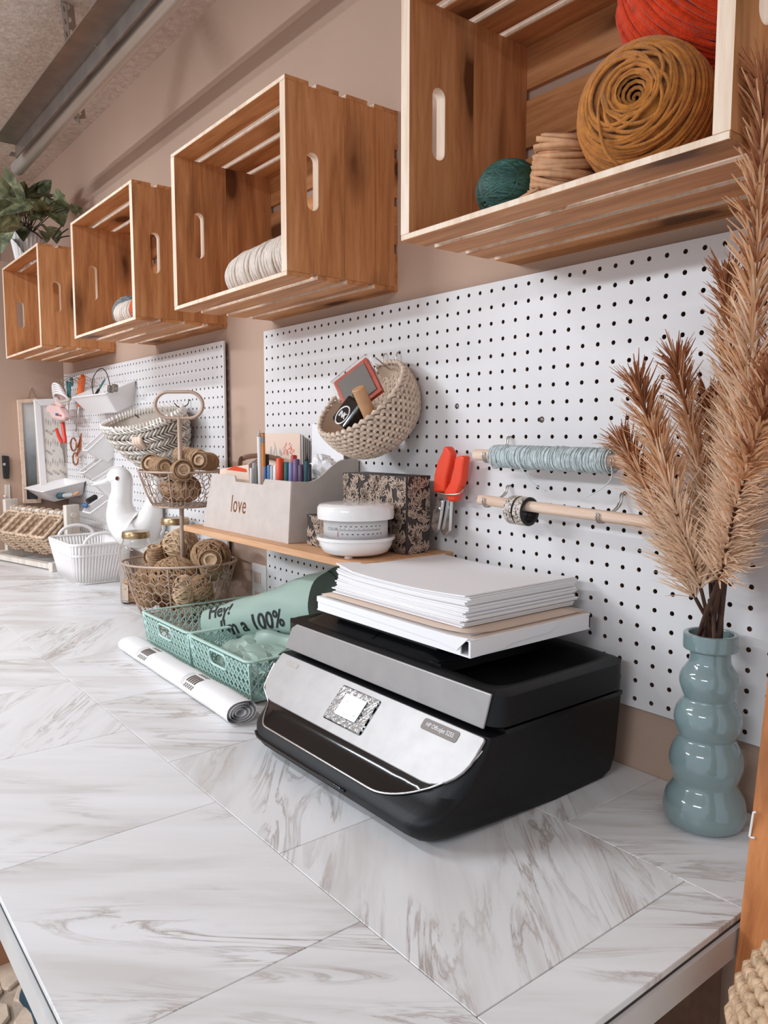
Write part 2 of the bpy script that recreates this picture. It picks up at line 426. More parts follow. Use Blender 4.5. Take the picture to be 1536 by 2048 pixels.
# ---- pegboards: real holes through a board standing off the wall
def pegboard(label, x0, cols, rows, ztop, seg, xr=None):
    S = .0254; hr = .0032; th = .005
    W_, H = cols * S, rows * S
    root = thing('pegboard', label, 'pegboard', (x0 + W_ / 2, 0, ztop - H), 0, 'white pegboards on the wall')
    ang = (np.arange(seg) + .5) * 2 * PI / seg
    cs, sn = np.cos(ang), np.sin(ang); mx = np.maximum(abs(cs), abs(sn))
    outer = np.c_[cs / mx, sn / mx] * S / 2
    # exact cell corners: snap the diagonal-most points
    for q in ((1, 1), (-1, 1), (-1, -1), (1, -1)):
        d = ((outer - np.array(q) * S / 2) ** 2).sum(1); outer[d.argmin()] = np.array(q) * S / 2
    inner = np.c_[cs, sn] * hr
    V = []; F = []
    for c in range(cols):
        for r in range(rows):
            o = len(V); cx = x0 + (c + .5) * S; cz = ztop - (r + .5) * S
            for (P, y) in ((outer, 0), (inner, 0), (inner, th), (outer, th)):
                V.extend([(cx + a, y, cz + b) for a, b in P])
            for k in range(seg):
                l = (k + 1) % seg
                F.append((o + k, o + l, o + seg + l, o + seg + k))
                F.append((o + seg + k, o + seg + l, o + 2 * seg + l, o + 2 * seg + k))
                F.append((o + 2 * seg + k, o + 2 * seg + l, o + 3 * seg + l, o + 3 * seg + k))
    mb = MB(); mb.v = V; mb.f = F; mb.mi = [0, 1, 1] * (len(F) // 3)
    x1, z0 = x0 + W_, ztop - H
    mb.add([(x0, 0, z0), (x1, 0, z0), (x1, 0, ztop), (x0, 0, ztop), (x0, th, z0), (x1, th, z0), (x1, th, ztop), (x0, th, ztop)], [(0, 1, 5, 4), (1, 2, 6, 5), (2, 3, 7, 6), (3, 0, 4, 7)])
    mb.build('panel', ['peg', 'hardboard'], root)
    for fx in (.06, .36, .64, .94):
        MB().box(x0 + W_ * fx - .012, x0 + W_ * fx + .012, th, WY - .0005, z0 + .01, ztop - .01).build('batten', 'hardboard', root)
    return root
HZ = 1.60       # height of the top hole row
pbR = pegboard('white pegboard behind the printer, with a crochet pocket and dowels hung on it', -.0127, 48, 24, HZ + .0127, 12)
pbL = pegboard('white pegboard hung with white plastic bins, a woven basket and hand tools', -.217 - 54 * .0254, 54, 24, HZ + .012, 8)
for px, pz in ((25 * .0254, HZ - 7 * .0254), (32.2 * .0254, HZ - 8 * .0254)):
    MB().lathe([(.0001, -.0015), (.0045, -.001), (.0048, .0005)], 10, (px, 0, pz), Matrix.Rotation(-PI / 2, 3, 'X') @ Matrix.Scale(-1, 3)).build('screw_head', 'galv', pbR, smooth=True)

# ---- garage-door hardware under the ceiling
tr = thing('door_track', 'round galvanised steel track tube hanging parallel to the wall under the ceiling', 'track', (-.3, -.225, 2.23))
pr_ = []
for i in range(20):
    a = math.radians(60 + 30 + 300 * i / 19); pr_.append((-.225 + .021 * math.cos(a), 2.245 + .021 * math.sin(a)))
inn = [(-.225 + .017 * math.cos(math.radians(390 - 300 * i / 19)), 2.245 + .017 * math.sin(math.radians(390 - 300 * i / 19))) for i in range(20)]
MB().prism(pr_ + inn, -1.22, 1.5, lambda u, v, t: (t, u, v)).build('tube', 'track', tr, smooth=True, auto=40)
for x in (-1.15, -.45, .3, 1.2):
    MB().box(x - .012, x + .012, -.262, -.225, 2.262, 2.268).build('clip', 'galv', tr)
an = thing('steel_angle', 'dark steel angle bar running beside the round track tube under the ceiling', 'angle bar', (-.3, -.29, 2.25))
MB().box(-1.07, 1.5, -.325, -.262, 2.268, 2.271).box(-1.07, 1.5, -.265, -.262, 2.228, 2.271).build('bar', 'galv', an)
def perforated(name, label, a, b, grp):
    root = thing(name, label, 'hanger bar', tuple(a), 0, grp)
    a, b = Vector(a), Vector(b); d = (b - a); L = d.length; d.normalize()
    sx = Vector((1, 0, 0)); sx = (sx - d * sx.dot(d)).normalized(); sy = d.cross(sx)
    mb = MB(); n = max(2, int(L / .026))
    for fl_, (u, nrm) in enumerate(((sx, sy), (sy, sx))):
        for i in range(n):
            z0, z1 = L * i / n, L * (i + 1) / n; zc = (z0 + z1) / 2; K = 12
            ang = [(q + .5) * 2 * PI / K for q in range(K)]
            out = []
            for t in ang:
                m = max(abs(math.cos(t)), abs(math.sin(t))); out.append((.016 + .016 * math.cos(t) / m, zc + (z1 - z0) / 2 * math.sin(t) / m))
            inr = [(.016 + .0065 * math.cos(t), zc + .0065 * math.sin(t)) for t in ang]
            mb.ring_plate(out, inr, 0, .002, lambda uu, vv, t, u=u, nrm=nrm: a + u * uu + d * vv + nrm * t)
    mb.build('strap', 'galv', root)
    return root
perforated('perforated_hanger', 'perforated steel angle dropping from the ceiling past the track end', (-.645, -.215, 2.225), (-.49, -.285, 2.44), 'perforated ceiling hangers')
perforated('perforated_hanger', 'perforated steel brace slanting from the ceiling to the middle of the track', (-.30, -.275, 2.272), (-.40, -.165, 2.44), 'perforated ceiling hangers')

# ================================================================ crates
def crate(label, x0, x1, z0, h=.318, d=.232):
    yb, yf = WY, WY - d - .004
    root = thing('wooden_crate', label, 'crate', ((x0 + x1) / 2, WY, z0), 0, 'pine crates mounted on the wall')
    st = .008; et = .017
    yback = yb - .008
    ysplit = -.103
    for xa in (x0, x1 - et):
        # front board with the handle slot
        ya, yb_ = yf, ysplit
        zc = z0 + h / 2; sy_ = -.168; sw, sh = .0115, .047
        inner = []
        for q in range(12): t = PI * q / 11; inner.append((sy_ + sw * math.cos(t), zc + sh - sw + sw * math.sin(t)))
        for q in range(12): t = PI + PI * q / 11; inner.append((sy_ + sw * math.cos(t), zc - sh + sw + sw * math.sin(t)))
        za, zb = z0 + st, z0 + h - st
        outer = []
        for u, v in inner:
            du, dv = u - sy_, v - zc
            k1 = ((yb_ - sy_) if du > 0 else (sy_ - ya)) / max(abs(du), 1e-6); k2 = (h / 2 - st) / max(abs(dv), 1e-6)
            k = min(k1, k2); outer.append((sy_ + du * k, zc + dv * k))
        for q in ((ya, za), (ya, zb), (yb_, za), (yb_, zb)):
            i = min(range(24), key=lambda i: (outer[i][0] - q[0]) ** 2 + (outer[i][1] - q[1]) ** 2); outer[i] = q
        mb = MB().ring_plate(outer, inner, xa, xa + et, lambda u, v, t: (t, u, v))
        # sawn front edge is pale
        for fi, f in enumerate(mb.f):
            if all(abs(mb.v[i][1] - ya) < 1e-4 for i in f): mb.mi[fi] = 1
        for fi in range(3, len(mb.f), 4): mb.mi[fi] = 1
        mb.build('end_board', ['pine_z', 'pine_edge'], root)
        MB().box(xa, xa + et, ysplit + .0006, yback, za, zb).build('end_board', 'pine_z', root)
    n = 4; gap = .0145; wd = ((yback - yf) - gap * (n - 1)) / n
    for za, zb in ((z0, z0 + st), (z0 + h - st, z0 + h)):
        for i in range(n):
            ya = yf + i * (wd + gap)
            mb = MB().box(x0, x1, ya, ya + wd, za, zb)
            mb.mi[2] = 1
            mb.build('slat', ['pine_x', 'pine_edge'], root, bev=.0008, seg=1)
    n = 4; gap = .016; wz = (h - gap * (n - 1)) / n
    for i in range(n):
        za = z0 + i * (wz + gap)
        MB().box(x0, x1, yback, yb, za, za + wz).build('back_slat', 'pine_dark', root)
    return root
crate('pine crate holding red, mustard, tan and green yarn above the printer', .753, 1.212, 1.634)
crate('pine crate holding one thick cream skein, with dark knots on its end', -.002, .457, 1.637)
crate('pine crate with grey, cream and orange yarn in its corner', -.697, -.226, 1.645, .318)
crate('pine crate with a pothos plant standing on its top', -1.520, -1.037, 1.654, .322)
# ---- yarns
def yarn_m(name, rgb, v=.25): return mat(name, rgb, .95, var=v, vscale=90, bump=.6, bscale=700, spec=.1, sheen=.25)
MAT.update(y_red=yarn_m('wool_red', (206, 58, 14)), y_must=yarn_m('wool_mustard', (186, 118, 52)), y_cream=yarn_m('cotton_cream', (232, 218, 204), .1),
           raf_tan=mat('raffia_tan', (202, 150, 108), .7, var=.25, vscale=60), raf_green=mat('raffia_green', (38, 78, 68), .55, var=.45, vscale=50),
           y_grey=yarn_m('wool_grey', (120, 124, 124), .5), y_orange=yarn_m('wool_orange', (226, 92, 48)), y_white=yarn_m('wool_white', (236, 228, 222), .08),
           jute=mat('jute_twine', (170, 136, 106), .95, var=.3, vscale=120, bump=.7, bscale=600, spec=.1), jute_l=mat('jute_light', (204, 172, 140), .95, var=.3, vscale=120, bump=.6, bscale=600, spec=.1),
           cone=mat('cardboard_tube', (58, 44, 36), .8))
FZ = 1.634 + .008
mb = MB(); wound(mb, (1.125, -.095, FZ + .203), (.62, -.42, .35), .088, .094, 110, .0026, .12, 2.6, 44, 5, rmin=.02, seed=1, dimple=.3)
tag(mb.build('yarn_skein', 'y_red', smooth=True, loc=(1.125, -.095, FZ)), 'big red-orange wool skein resting on the mustard yarn cake in a crate', 'yarn')
mb = MB(); wound(mb, (1.078, -.145, FZ + .0705), (.28, -.92, .12), .062, .069, 100, .0022, .09, 2.3, 44, 5, rmin=.016, seed=2, dimple=.35)
mb.tube(smooth_path([(1.062, -.203, FZ + .088), (1.064, -.212, FZ + .060), (1.075, -.214, FZ + .022), (1.088, -.207, FZ + .004)], 20), .0018, 5)
tag(mb.build('yarn_cake', 'y_must', smooth=True, loc=(1.078, -.145, FZ)), 'round mustard-brown yarn cake with a loose strand at its centre', 'yarn')
mb = MB(); wound(mb, (.972, -.150, FZ + .041), (.30, -.18, .94), .037, .036, 16, .0042, .10, 6, 30, 4, rmin=.025, seed=3, span=.9)
mb.tube(smooth_path([(.940, -.175, FZ + .02), (.932, -.188, FZ + .008), (.95, -.202, FZ + .006), (.975, -.198, FZ + .012)], 14), .004, 4, flat=.4)
tag(mb.build('raffia_roll', 'raf_tan', smooth=True, loc=(.985, -.125, FZ)), 'spool of tan paper raffia leaning on the mustard yarn', 'raffia')
mb = MB(); ball(mb, (.893, -.160, FZ + .036), .037, 70, .0030, (1.05, 1, .9), 26, 4, 4)
tag(mb.build('raffia_ball', 'raf_green', smooth=True, loc=(.908, -.15, FZ)), 'dark green raffia ball on the crate floor', 'raffia')
FZ = 1.637 + .008
mb = MB(); wound(mb, (.285, -.145, FZ + .044), (1, -.04, .0), .142, .043, 56, .0029, .05, 4.5, 30, 5, rmin=.012, seed=5)
mb.tube(smooth_path([(.31, -.172, FZ + .07), (.322, -.178, FZ + .04), (.345, -.176, FZ + .012), (.40, -.172, FZ + .006)], 20), .0026, 5)
tag(mb.build('yarn_skein', 'y_cream', smooth=True, loc=(.325, -.13, FZ)), 'long thick cream cotton skein lying in a crate', 'yarn')
FZ = 1.645 + .008
mb = MB(); ball(mb, (-.450, -.15, FZ + .041), .043, 60, .0026, (1.1, .95, .95), 26, 4, 6)
tag(mb.build('yarn_ball', 'y_grey', smooth=True, loc=(-.425, -.14, FZ)), 'grey-and-white mottled yarn ball in a crate corner', 'yarn')
mb = MB(); wound(mb, (-.362, -.180, FZ + .028), (1, .1, 0), .05, .028, 26, .0022, .05, 4, 20, 4, rmin=.008, seed=7)
tag(mb.build('yarn_skein', 'y_cream', smooth=True, loc=(-.36, -.175, FZ)), 'small cream yarn skein in front of the grey mottled ball', 'yarn')
mb = MB(); wound(mb, (-.278, -.176, FZ + .030), (1, 0, 0), .032, .030, 20, .0022, .05, 4, 20, 4, rmin=.008, seed=8)
tag(mb.build('yarn_skein', 'y_orange', smooth=True, loc=(-.292, -.172, FZ)), 'small bright orange yarn skein beside the cream one', 'yarn')
FZ = 1.654 + .008
mb = MB(); ball(mb, (-1.13, -.15, FZ + .041), .042, 46, .0028, (1, 1, .97), 24, 4, 9)
tag(mb.build('yarn_ball', 'y_white', smooth=True, loc=(-1.13, -.15, FZ)), 'plain white yarn ball in the crate under the plant', 'yarn')
# ================================================================ right pegboard
MAT.update(knit=mat('crochet_cotton', (216, 193, 172), .95, var=.25, vscale=90, bump=.5, bscale=500, spec=.1, sheen=.2),
           knit_in=mat('crochet_liner_yarn', (216, 193, 172), .95, spec=.1),
           orange=mat('orange_grip', (233, 66, 30), .45), binbeige=mat('bin_card', (196, 182, 173), .75, var=.06, vscale=40), binside=mat('bin_card_side', (196, 182, 173), .75, var=.05, vscale=40),
           gold=mat('copper_foil', (150, 88, 44), .35, .7), twine=mat('twine_sage', (198, 207, 206), .9, var=.25, vscale=140, spec=.15, bump=.5, bscale=600), twine_d=mat('twine_strand', (198, 207, 206), .9),
           glass=None)
def glass(name, rgb=(255, 255, 255), rough=.03):
    t = NT(name); t.set(rough=rough, trans=1.0, ior=1.3); t.base(lin(rgb)); return t.m
MAT['glass'] = glass('clear_glass', (250, 250, 248)); MAT['acrylic'] = glass('clear_acrylic', (252, 251, 250), .02); MAT['acrylic'].node_tree.nodes['Principled BSDF'].inputs['IOR'].default_value = 1.08
def mk_leaf(name):
    t = NT(name); t.set(rough=.6); v = t.coords((1, 1, 1), rnd=True)
    vo = t.n('ShaderNodeTexVoronoi'); vo.inputs['Scale'].default_value = 34; t.l(v, vo.inputs['Vector'])
    m = t.n('ShaderNodeMapping'); m.inputs['Scale'].default_value = (1.6, 1.6, .55); m.inputs['Rotation'].default_value = (.4, .7, .5); t.l(v, m.inputs['Vector'])
    wv = t.n('ShaderNodeTexWave'); wv.inputs['Scale'].default_value = 26; wv.inputs['Distortion'].default_value = 14; wv.inputs['Detail'].default_value = 1.2; wv.inputs['Detail Scale'].default_value = 1.1
    t.l(m.outputs[0], wv.inputs['Vector'])
    a = t.ramp(wv.outputs['Fac'], [(.42, (0, 0, 0, 1)), (.50, (1, 1, 1, 1)), (.80, (1, 1, 1, 1)), (.86, (.1, .1, .1, 1))])
    t.base(t.mix(a, lin((50, 38, 34)), lin((196, 168, 148)))); return t.m
MAT['tropic'] = mk_leaf('leaf_print_paper')

def hook(label, x, z, reach=.06, drop=.03, dbl=True, m='steel', group='chrome peg hooks', up=.012):
    o = MB()
    for s_ in ((-.0022, .0022) if dbl else (0,)):
        o.tube(smooth_path([(x + s_, .004, z), (x + s_, -.005, z), (x + s_, -.009, z - .004), (x + s_, -.011, z - drop), (x + s_, -.018, z - drop - .008), (x + s_, -reach + .006, z - drop - .008), (x + s_, -reach, z - drop - .003), (x + s_, -reach - .002, z - drop + up)], 26), .0011, 6)
    o.tube([(x - .0022, -reach - .002, z - drop + up), (x + .0022, -reach - .002, z - drop + up)], .0011, 6)
    return tag(o.build('peg_hook', m, smooth=True, loc=(x, 0, z)), label, 'hook', group)
# ---- dowels
d1 = MB().tube([(.731, -.05, 1.3435), (1.13, -.05, 1.338)], .0088, 20)
tag(d1.build('dowel_rod', 'dowel', smooth=True, auto=50, loc=(.731, -.05, 1.343)), 'pale wooden dowel carrying the roll of sage twine', 'dowel')
d2 = MB().tube([(.741, -.05, 1.2745), (1.13, -.05, 1.262)], .0078, 20)
tag(d2.build('dowel_rod', 'dowel', smooth=True, auto=50, loc=(.741, -.05, 1.274)), 'pale wooden dowel threaded through two rolls of patterned tape', 'dowel')
for x, z, dr, l in ((.757, HZ - 9 * .0254, .020, 'left end of the sage twine dowel'), (.986, HZ - 9 * .0254, .022, 'right end of the sage twine dowel'), (.757, HZ - 12 * .0254, .016, 'left end of the tape dowel'), (.965, HZ - 12 * .0254, .022, 'right half of the tape dowel')):
    o = MB(); zc = 1.3435 - (x - .731) * .0137 if z > 1.33 else 1.2745 - (x - .741) * .032
    rd = .0088 if z > 1.33 else .0078
    for s_ in (-.002, .002):
        pth = [(x + s_, .004, z), (x + s_, -.004, z), (x + s_, -.0075, z - .004), (x + s_, -.014, (z + zc) / 2 - .004)]
        pth += [(x + s_, -.05 + (rd + .0022) * math.sin(math.radians(a)), zc - (rd + .0022) * math.cos(math.radians(a))) for a in (75, 40, 0, -40, -80, -110)]
        o.tube(smooth_path(pth, 34), .0011, 6)
    o.tube([(x - .002, -.05 - (rd + .002) * .94, zc + (rd + .002) * .34), (x + .002, -.05 - (rd + .002) * .94, zc + (rd + .002) * .34)], .0011, 6)
    tag(o.build('peg_hook', 'steel', smooth=True, loc=(x, 0, z)), 'chrome wire hook cradling the ' + l, 'hook', 'chrome peg hooks')
# twine roll
tw = thing('twine_roll', 'roll of sage grey-green twine on a wooden dowel', 'twine', (.8755, -.05, 1.3415))
mb = MB(); wound(mb, (.8755, -.05, 1.3412), (1, 0, -.0137), .106, .0163, 150, .0009, .012, 14, 28, 4, rmin=.009, seed=11, ends=False)
mb.build('windings', 'twine', tw, smooth=True)
rgt = np.random.default_rng(5)
for i in range(9):
    mb = MB()
    x0 = .782 + i * .0225; dx = .020 * (1 if i % 3 else -1) * (.8 + .5 * rgt.random()); a0 = rgt.random() * 1
    P = []
    for q in range(22):
        a = math.radians(100 + 300 * q / 21) + a0; P.append((min(.978, max(.773, x0 + dx * q / 21)), -.05 + .0172 * math.cos(a), 1.3412 + .0172 * math.sin(a)))
    mb.tube(P, .0009, 5); mb.build('crossing_strand', 'twine_d', tw, smooth=True)
MB().tube(smooth_path([at(1037, 905, -.067), at(1040, 930, -.066), at(1052, 950, -.062), at(1070, 970, -.058), at(1092, 982, -.055)], 24), .0009, 5).build('loose_end', 'twine_d', tw, smooth=True)
MB().tube(smooth_path([at(1222, 930, -.06), at(1224, 950, -.058), at(1216, 966, -.055), at(1195, 982, -.05), at(1173, 994, -.047)], 24), .0009, 5).build('loose_end', 'twine_d', tw, smooth=True)
# washi tapes
def mk_washi():
    t = NT('tape_floral'); t.set(rough=.45); v = t.coords((1, 1, 1))
    nz = t.noise(v, 190, 3, .6, 2.5); t.base(t.ramp(nz, [(.44, lin((60, 52, 48))), (.5, lin((206, 190, 176))), (.62, lin((222, 206, 194))), (.68, lin((120, 108, 100)))])); return t.m
MAT['washi'] = mk_washi()
for i, (xa, lab) in enumerate(((.808, 'left one, nearer the dowel end'), (.8255, 'right one, its open ring facing out'))):
    zc = 1.2745 - (xa - .741) * .032 + .0078 - .0162
    tp = thing('washi_tape', 'roll of black-and-tan floral tape on a dowel, ' + lab, 'tape', (xa + .008, -.05, zc), 0, 'tape rolls on the dowel')
    M = Matrix.Rotation(PI / 2, 3, 'Y')
    MB().lathe([(.0178, .0008), (.0212, .0008), (.0212, .0152), (.0178, .0152)], 40, (xa, -.05, zc), M, closed=True).build('tape', 'washi', tp, smooth=True, auto=40)
    MB().lathe([(.0162, 0), (.0205, 0), (.0205, .016), (.0162, .016)], 40, (xa, -.05, zc), M, closed=True).build('core', 'jet', tp, smooth=True, auto=40)
# ---- hole punch pliers hanging in a wire loop
pl = thing('hole_punch_pliers', 'hole punch pliers with orange grips and chrome jaws', 'pliers', (.645, -.03, 1.20))
def ppoly(pts, y0, y1): return [(p[0], p[1]) for p in pts]
def pixpoly(mb, pts, Y, th, mi=0):
    q = [at(x, y, Y) for x, y in pts]
    return mb.prism([(p.x, p.z) for p in q], Y + th / 2, Y - th / 2, lambda u, v, t: (u, t, v), mi)
g1 = [(893, 893), (901, 893), (909, 906), (906, 925), (898, 955), (895, 984), (872, 984), (874, 950), (881, 922), (890, 905)]
g2 = [(916, 914), (930, 911), (936, 913), (933, 930), (930, 960), (921, 985), (915, 1003), (903, 1003), (893, 984), (905, 965), (912, 940)]
for g in (g1, g2):
    mb = MB(); pixpoly(mb, g, -.03, .016); mb.build('grip', 'orange', pl, bev=.004, seg=3, smooth=True, auto=60)
mb = MB(); pixpoly(mb, [(877, 984), (893, 984), (905, 1002), (903, 1030), (901, 1062), (889, 1072), (883, 1060), (880, 1035), (874, 1010)], -.026, .006); mb.build('jaw', 'chrome', pl, bev=.0015, smooth=True, auto=40)
mb = MB(); pixpoly(mb, [(874, 1004), (888, 1000), (884, 1030), (878, 1060), (868, 1066), (864, 1050), (868, 1022)], -.034, .006); mb.build('jaw', 'chrome', pl, bev=.0015, smooth=True, auto=40)
c_ = at(881, 1017, -.036); MB().lathe([(.0001, .004), (.0036, .003), (.004, 0)], 14, tuple(c_), Matrix.Rotation(PI / 2, 3, 'X')).build('pivot_rivet', 'chrome', pl, smooth=True)
q = [at(873, 985, -.044), at(890, 989, -.047), at(915, 988, -.045), at(926, 980, -.035), at(930, 972, -.018), at(931, 965, .003)]
o = MB().tube(smooth_path(q, 26), .0013, 6).tube(smooth_path([at(931, 965, .003), at(930, 972, -.006), at(934, 992, -.004)], 10), .0012, 6)
tag(o.build('peg_hook', 'steel', smooth=True, loc=tuple(at(931, 965, 0))), 'steel wire loop gripping the orange-handled pliers', 'hook', 'chrome peg hooks')

# ---- crochet pocket basket
def crochet_bowl(name, label, c, nrm, R_, D, rows, per, m, prof=None, sr=.0042, cat='basket', ymax=-.006):
    n = Vector(nrm).normalized(); u = Vector((1, 0, 0)); u = (u - n * u.dot(n)).normalized(); w_ = n.cross(u)
    root = thing(name, label, cat, tuple(Vector(c) - n * D))
    f = prof or (lambda s: (R_ * (1 - s ** 2.6) ** (1 / 2.2), -D * s))
    def pt(s, a, e=0):
        q = Vector(c) + n * f(s)[1] + (u * math.cos(a) + w_ * math.sin(a)) * (f(s)[0] + e)
        if q.y > ymax: q.y = ymax + (e > 0) * .001
        return q
    MB().grid(lambda i, j: pt(min(.995, j * .995), i * 2 * PI, -.003), 40, 14, cu=True).build('liner', 'knit_in', root, smooth=True)
    mb = MB(); rg_ = np.random.default_rng(4)
    for r in range(rows):
        s0, s1 = r / rows * .97, (r + 1) / rows * .97; sm = (s0 + s1) / 2
        k = max(8, int(per * f(sm)[0] / R_))
        for q in range(k):
            a = 2 * PI * (q + .5 * (r % 2)) / k; da = PI / k
            for sg in (-1, 1):
                jt = rg_.normal() * .012; h_ = sr * .75
                q_ = [pt(max(0, s0 - .01), a + da * 1.0 * sg + jt, -.001), pt(s0 * .75 + s1 * .25, a + da * .86 * sg + jt, h_ * .75), pt(sm, a + da * .58 * sg, h_), pt(s0 * .2 + s1 * .8, a + da * .28 * sg, h_ * .75), pt(min(.99, s1 + .02), a + da * .05 * sg, -.001)]
                mb.tube(q_, [sr * .3, sr * .75, sr * .9, sr * .75, sr * .3], 6)
    o = mb.build('stitches', m, root, smooth=True); o['kind'] = 'stuff'
    mb = MB(); K = 44
    for q in range(K):
        a = 2 * PI * q / K; mb.tube([pt(0, a, -.003) + n * .001, pt(0, a + .09, .0) + n * .0055, pt(0, a + .17, .003) + n * .0005], [sr * .7, sr, sr * .7], 6)
    mb.build('rim', m, root, smooth=True)
    return root, pt
cb, cpt = crochet_bowl('crochet_pocket', 'tan crochet pocket hanging tilted from two wire hooks', (.478, -.082, 1.437), (-.03, -.72, .70), .092, .098, 11, 44, 'knit')
for x, l in ((.4445, 'left'), (.483, 'right')):
    o = MB().tube(smooth_path([(x, .004, 1.524), (x, -.004, 1.524), (x, -.008, 1.515), (x, -.010, 1.498), (x, -.022, 1.492), (x - .004, -.04, 1.505), (x - .006, -.052, 1.512)], 24), .0013, 6)
    tag(o.build('peg_hook', 'steel', smooth=True, loc=(x, 0, 1.524)), 'steel hook holding up the crochet pocket rim, ' + ('nearer the ink pad' if l == 'left' else 'farther from the ink pad'), 'hook', 'hooks of the crochet pocket')
# things in the pocket
MAT.update(redcard=mat('stamp_red', (176, 66, 40), .5), greyfoam=mat('stamp_grey', (104, 94, 86), .6), beech=mat('beech_turned', (196, 146, 104), .5, var=.12, vscale=30))
ip = thing('ink_pad', 'square clear-cased ink pad with a red border in the crochet pocket', 'ink pad', (.40, -.10, 1.44))
_o, _a, _b = at(657, 771, -.115), at(731, 713, -.075), at(702, 838, -.120)
_e1 = (_a - _o); _e2 = (_b - _o); _c0 = _o + _e1 * .5 + _e2 * .5
_x = _e1.normalized(); _n = _e1.cross(_e2).normalized(); _z = _x.cross(_n).normalized() * -1
if _n.y < 0: _n = -_n
_sx, _sz = _e1.length / .094, _e2.dot(_z) / .094
Mp = Matrix(((_x.x * _sx, _n.x, _z.x * _sz, _c0.x), (_x.y * _sx, _n.y, _z.y * _sz, _c0.y), (_x.z * _sx, _n.z, _z.z * _sz, _c0.z), (0, 0, 0, 1)))
print('inkpad', _e1.length, _e2.length)
def loc_box(a, b, c_, d, e, f_): return MB().box(a, b, c_, d, e, f_, Mp)
loc_box(-.047, .047, -.006, .008, -.047, .047).build('case', 'acrylic', ip, bev=.002)
loc_box(-.041, .041, -.0045, .0045, -.041, .041).build('pad', 'redcard', ip)
loc_box(-.033, .033, -.0062, -.0046, -.033, .033).build('label', 'greyfoam', ip)
wc = thing('wooden_stamp_handle', 'turned wooden cylinder handle standing in the crochet pocket', 'handle', (.43, -.11, 1.40))
a_, b_ = at(716, 776, -.135), at(748, 850, -.10)
MB().tube([a_, b_], .0115, 20).build('cylinder', 'beech', wc, bev=.0015, smooth=True, auto=50)
ik = thing('ink_bottle', 'dark square ink jar with a round white label in the crochet pocket', 'ink jar', (.39, -.13, 1.38))
Mi = Matrix.Translation(at(702, 828, -.118)) @ (rotm('Y', 24) @ rotm('X', -28) @ rotm('Z', -10)).to_4x4()
MB().box(-.027, .025, -.012, .012, -.027, .026, Mi).build('jar', 'gloss', ik, bev=.005, seg=3)
MB().box(-.024, .022, -.010, .010, .026, .034, Mi).build('lid', 'jet', ik, bev=.002)
ring = MB().tube([Mi @ Vector((.017 * math.cos(t), -.0125, -.010 + .017 * math.sin(t))) for t in np.linspace(0, 2 * PI, 30, endpoint=False)], .0013, 5, closed=True)
ring.build('label_ring', 'whitep', ik)
text_mesh('INK', .014, lambda u, v: Mi @ Vector((u, -.0128, -.010 + v)), 'lettering', 'whitep', ik, bold=.0004)

# ---- shelf on the pegboard
sh = thing('wall_shelf', 'narrow beech shelf on wire brackets carrying the beige letter bin', 'shelf', (.3, -.1, 1.163))
MB().box(-.03, .630, -.2, -.0005, 1.163, 1.175).build('board', 'shelf_wood', sh, bev=.0012)
for x in (.04, .56):
    o = MB()
    for s_ in (-.006, .006): o.tube(smooth_path([(x + s_, .004, 1.118), (x + s_, -.006, 1.118), (x + s_, -.02, 1.121), (x + s_, -.15, 1.158), (x + s_, -.17, 1.1615)], 20), .0016, 6)
    o.tube([(x - .006, -.17, 1.1615), (x + .006, -.17, 1.1615)], .0016, 6)
    o.build('wire_bracket', 'trackdark', sh, smooth=True)
SZ = 1.175
# ---- letter bin
bn = thing('letter_bin', 'beige cardboard letter bin with the word love in copper', 'bin', (.19, -.09, SZ))
prof = [(-.171, SZ), (-.004, SZ), (-.004, 1.328), (-.035, 1.3275)]
for i in range(9): t = i / 8; prof.append((-.035 - .085 * t, 1.3275 - .0405 * (3 * t * t - 2 * t ** 3)))
prof.append((-.157, 1.289))
for xa, xb, xt in ((.012, .0155, .022), (.369, .3725, -.010)):
    MB().prism(prof, xa, xb, lambda u, v, t, xt=xt: (t + xt * (v - SZ) / .115, u, v)).build('side_panel', 'binside', bn, bev=.0006, seg=1)
fr = [(.012, 0), (.3725, 0), (.362, .114), (.265, .1145), (.258, .103), (.146, .104), (.139, .116), (.034, .117)]
MB().prism(fr, -.0018, .0018, lambda u, v, t: (u, -.1712 + .0142 * v / .115 + t, SZ + v)).build('front_panel', 'binbeige', bn, bev=.0006, seg=1)
MB().box(.015, .37, -.17, -.004, SZ, SZ + .003).build('base', 'binside', bn)
MB().box(.026, .362, -.008, -.004, SZ + .003, 1.326).build('back_panel', 'binside', bn)
text_mesh('love', .050, lambda u, v: (.168 + u * .72, -.1734 + .0142 * (.057 + v) / .115, SZ + .057 + v), 'lettering', 'gold', bn, spacing=1.1)
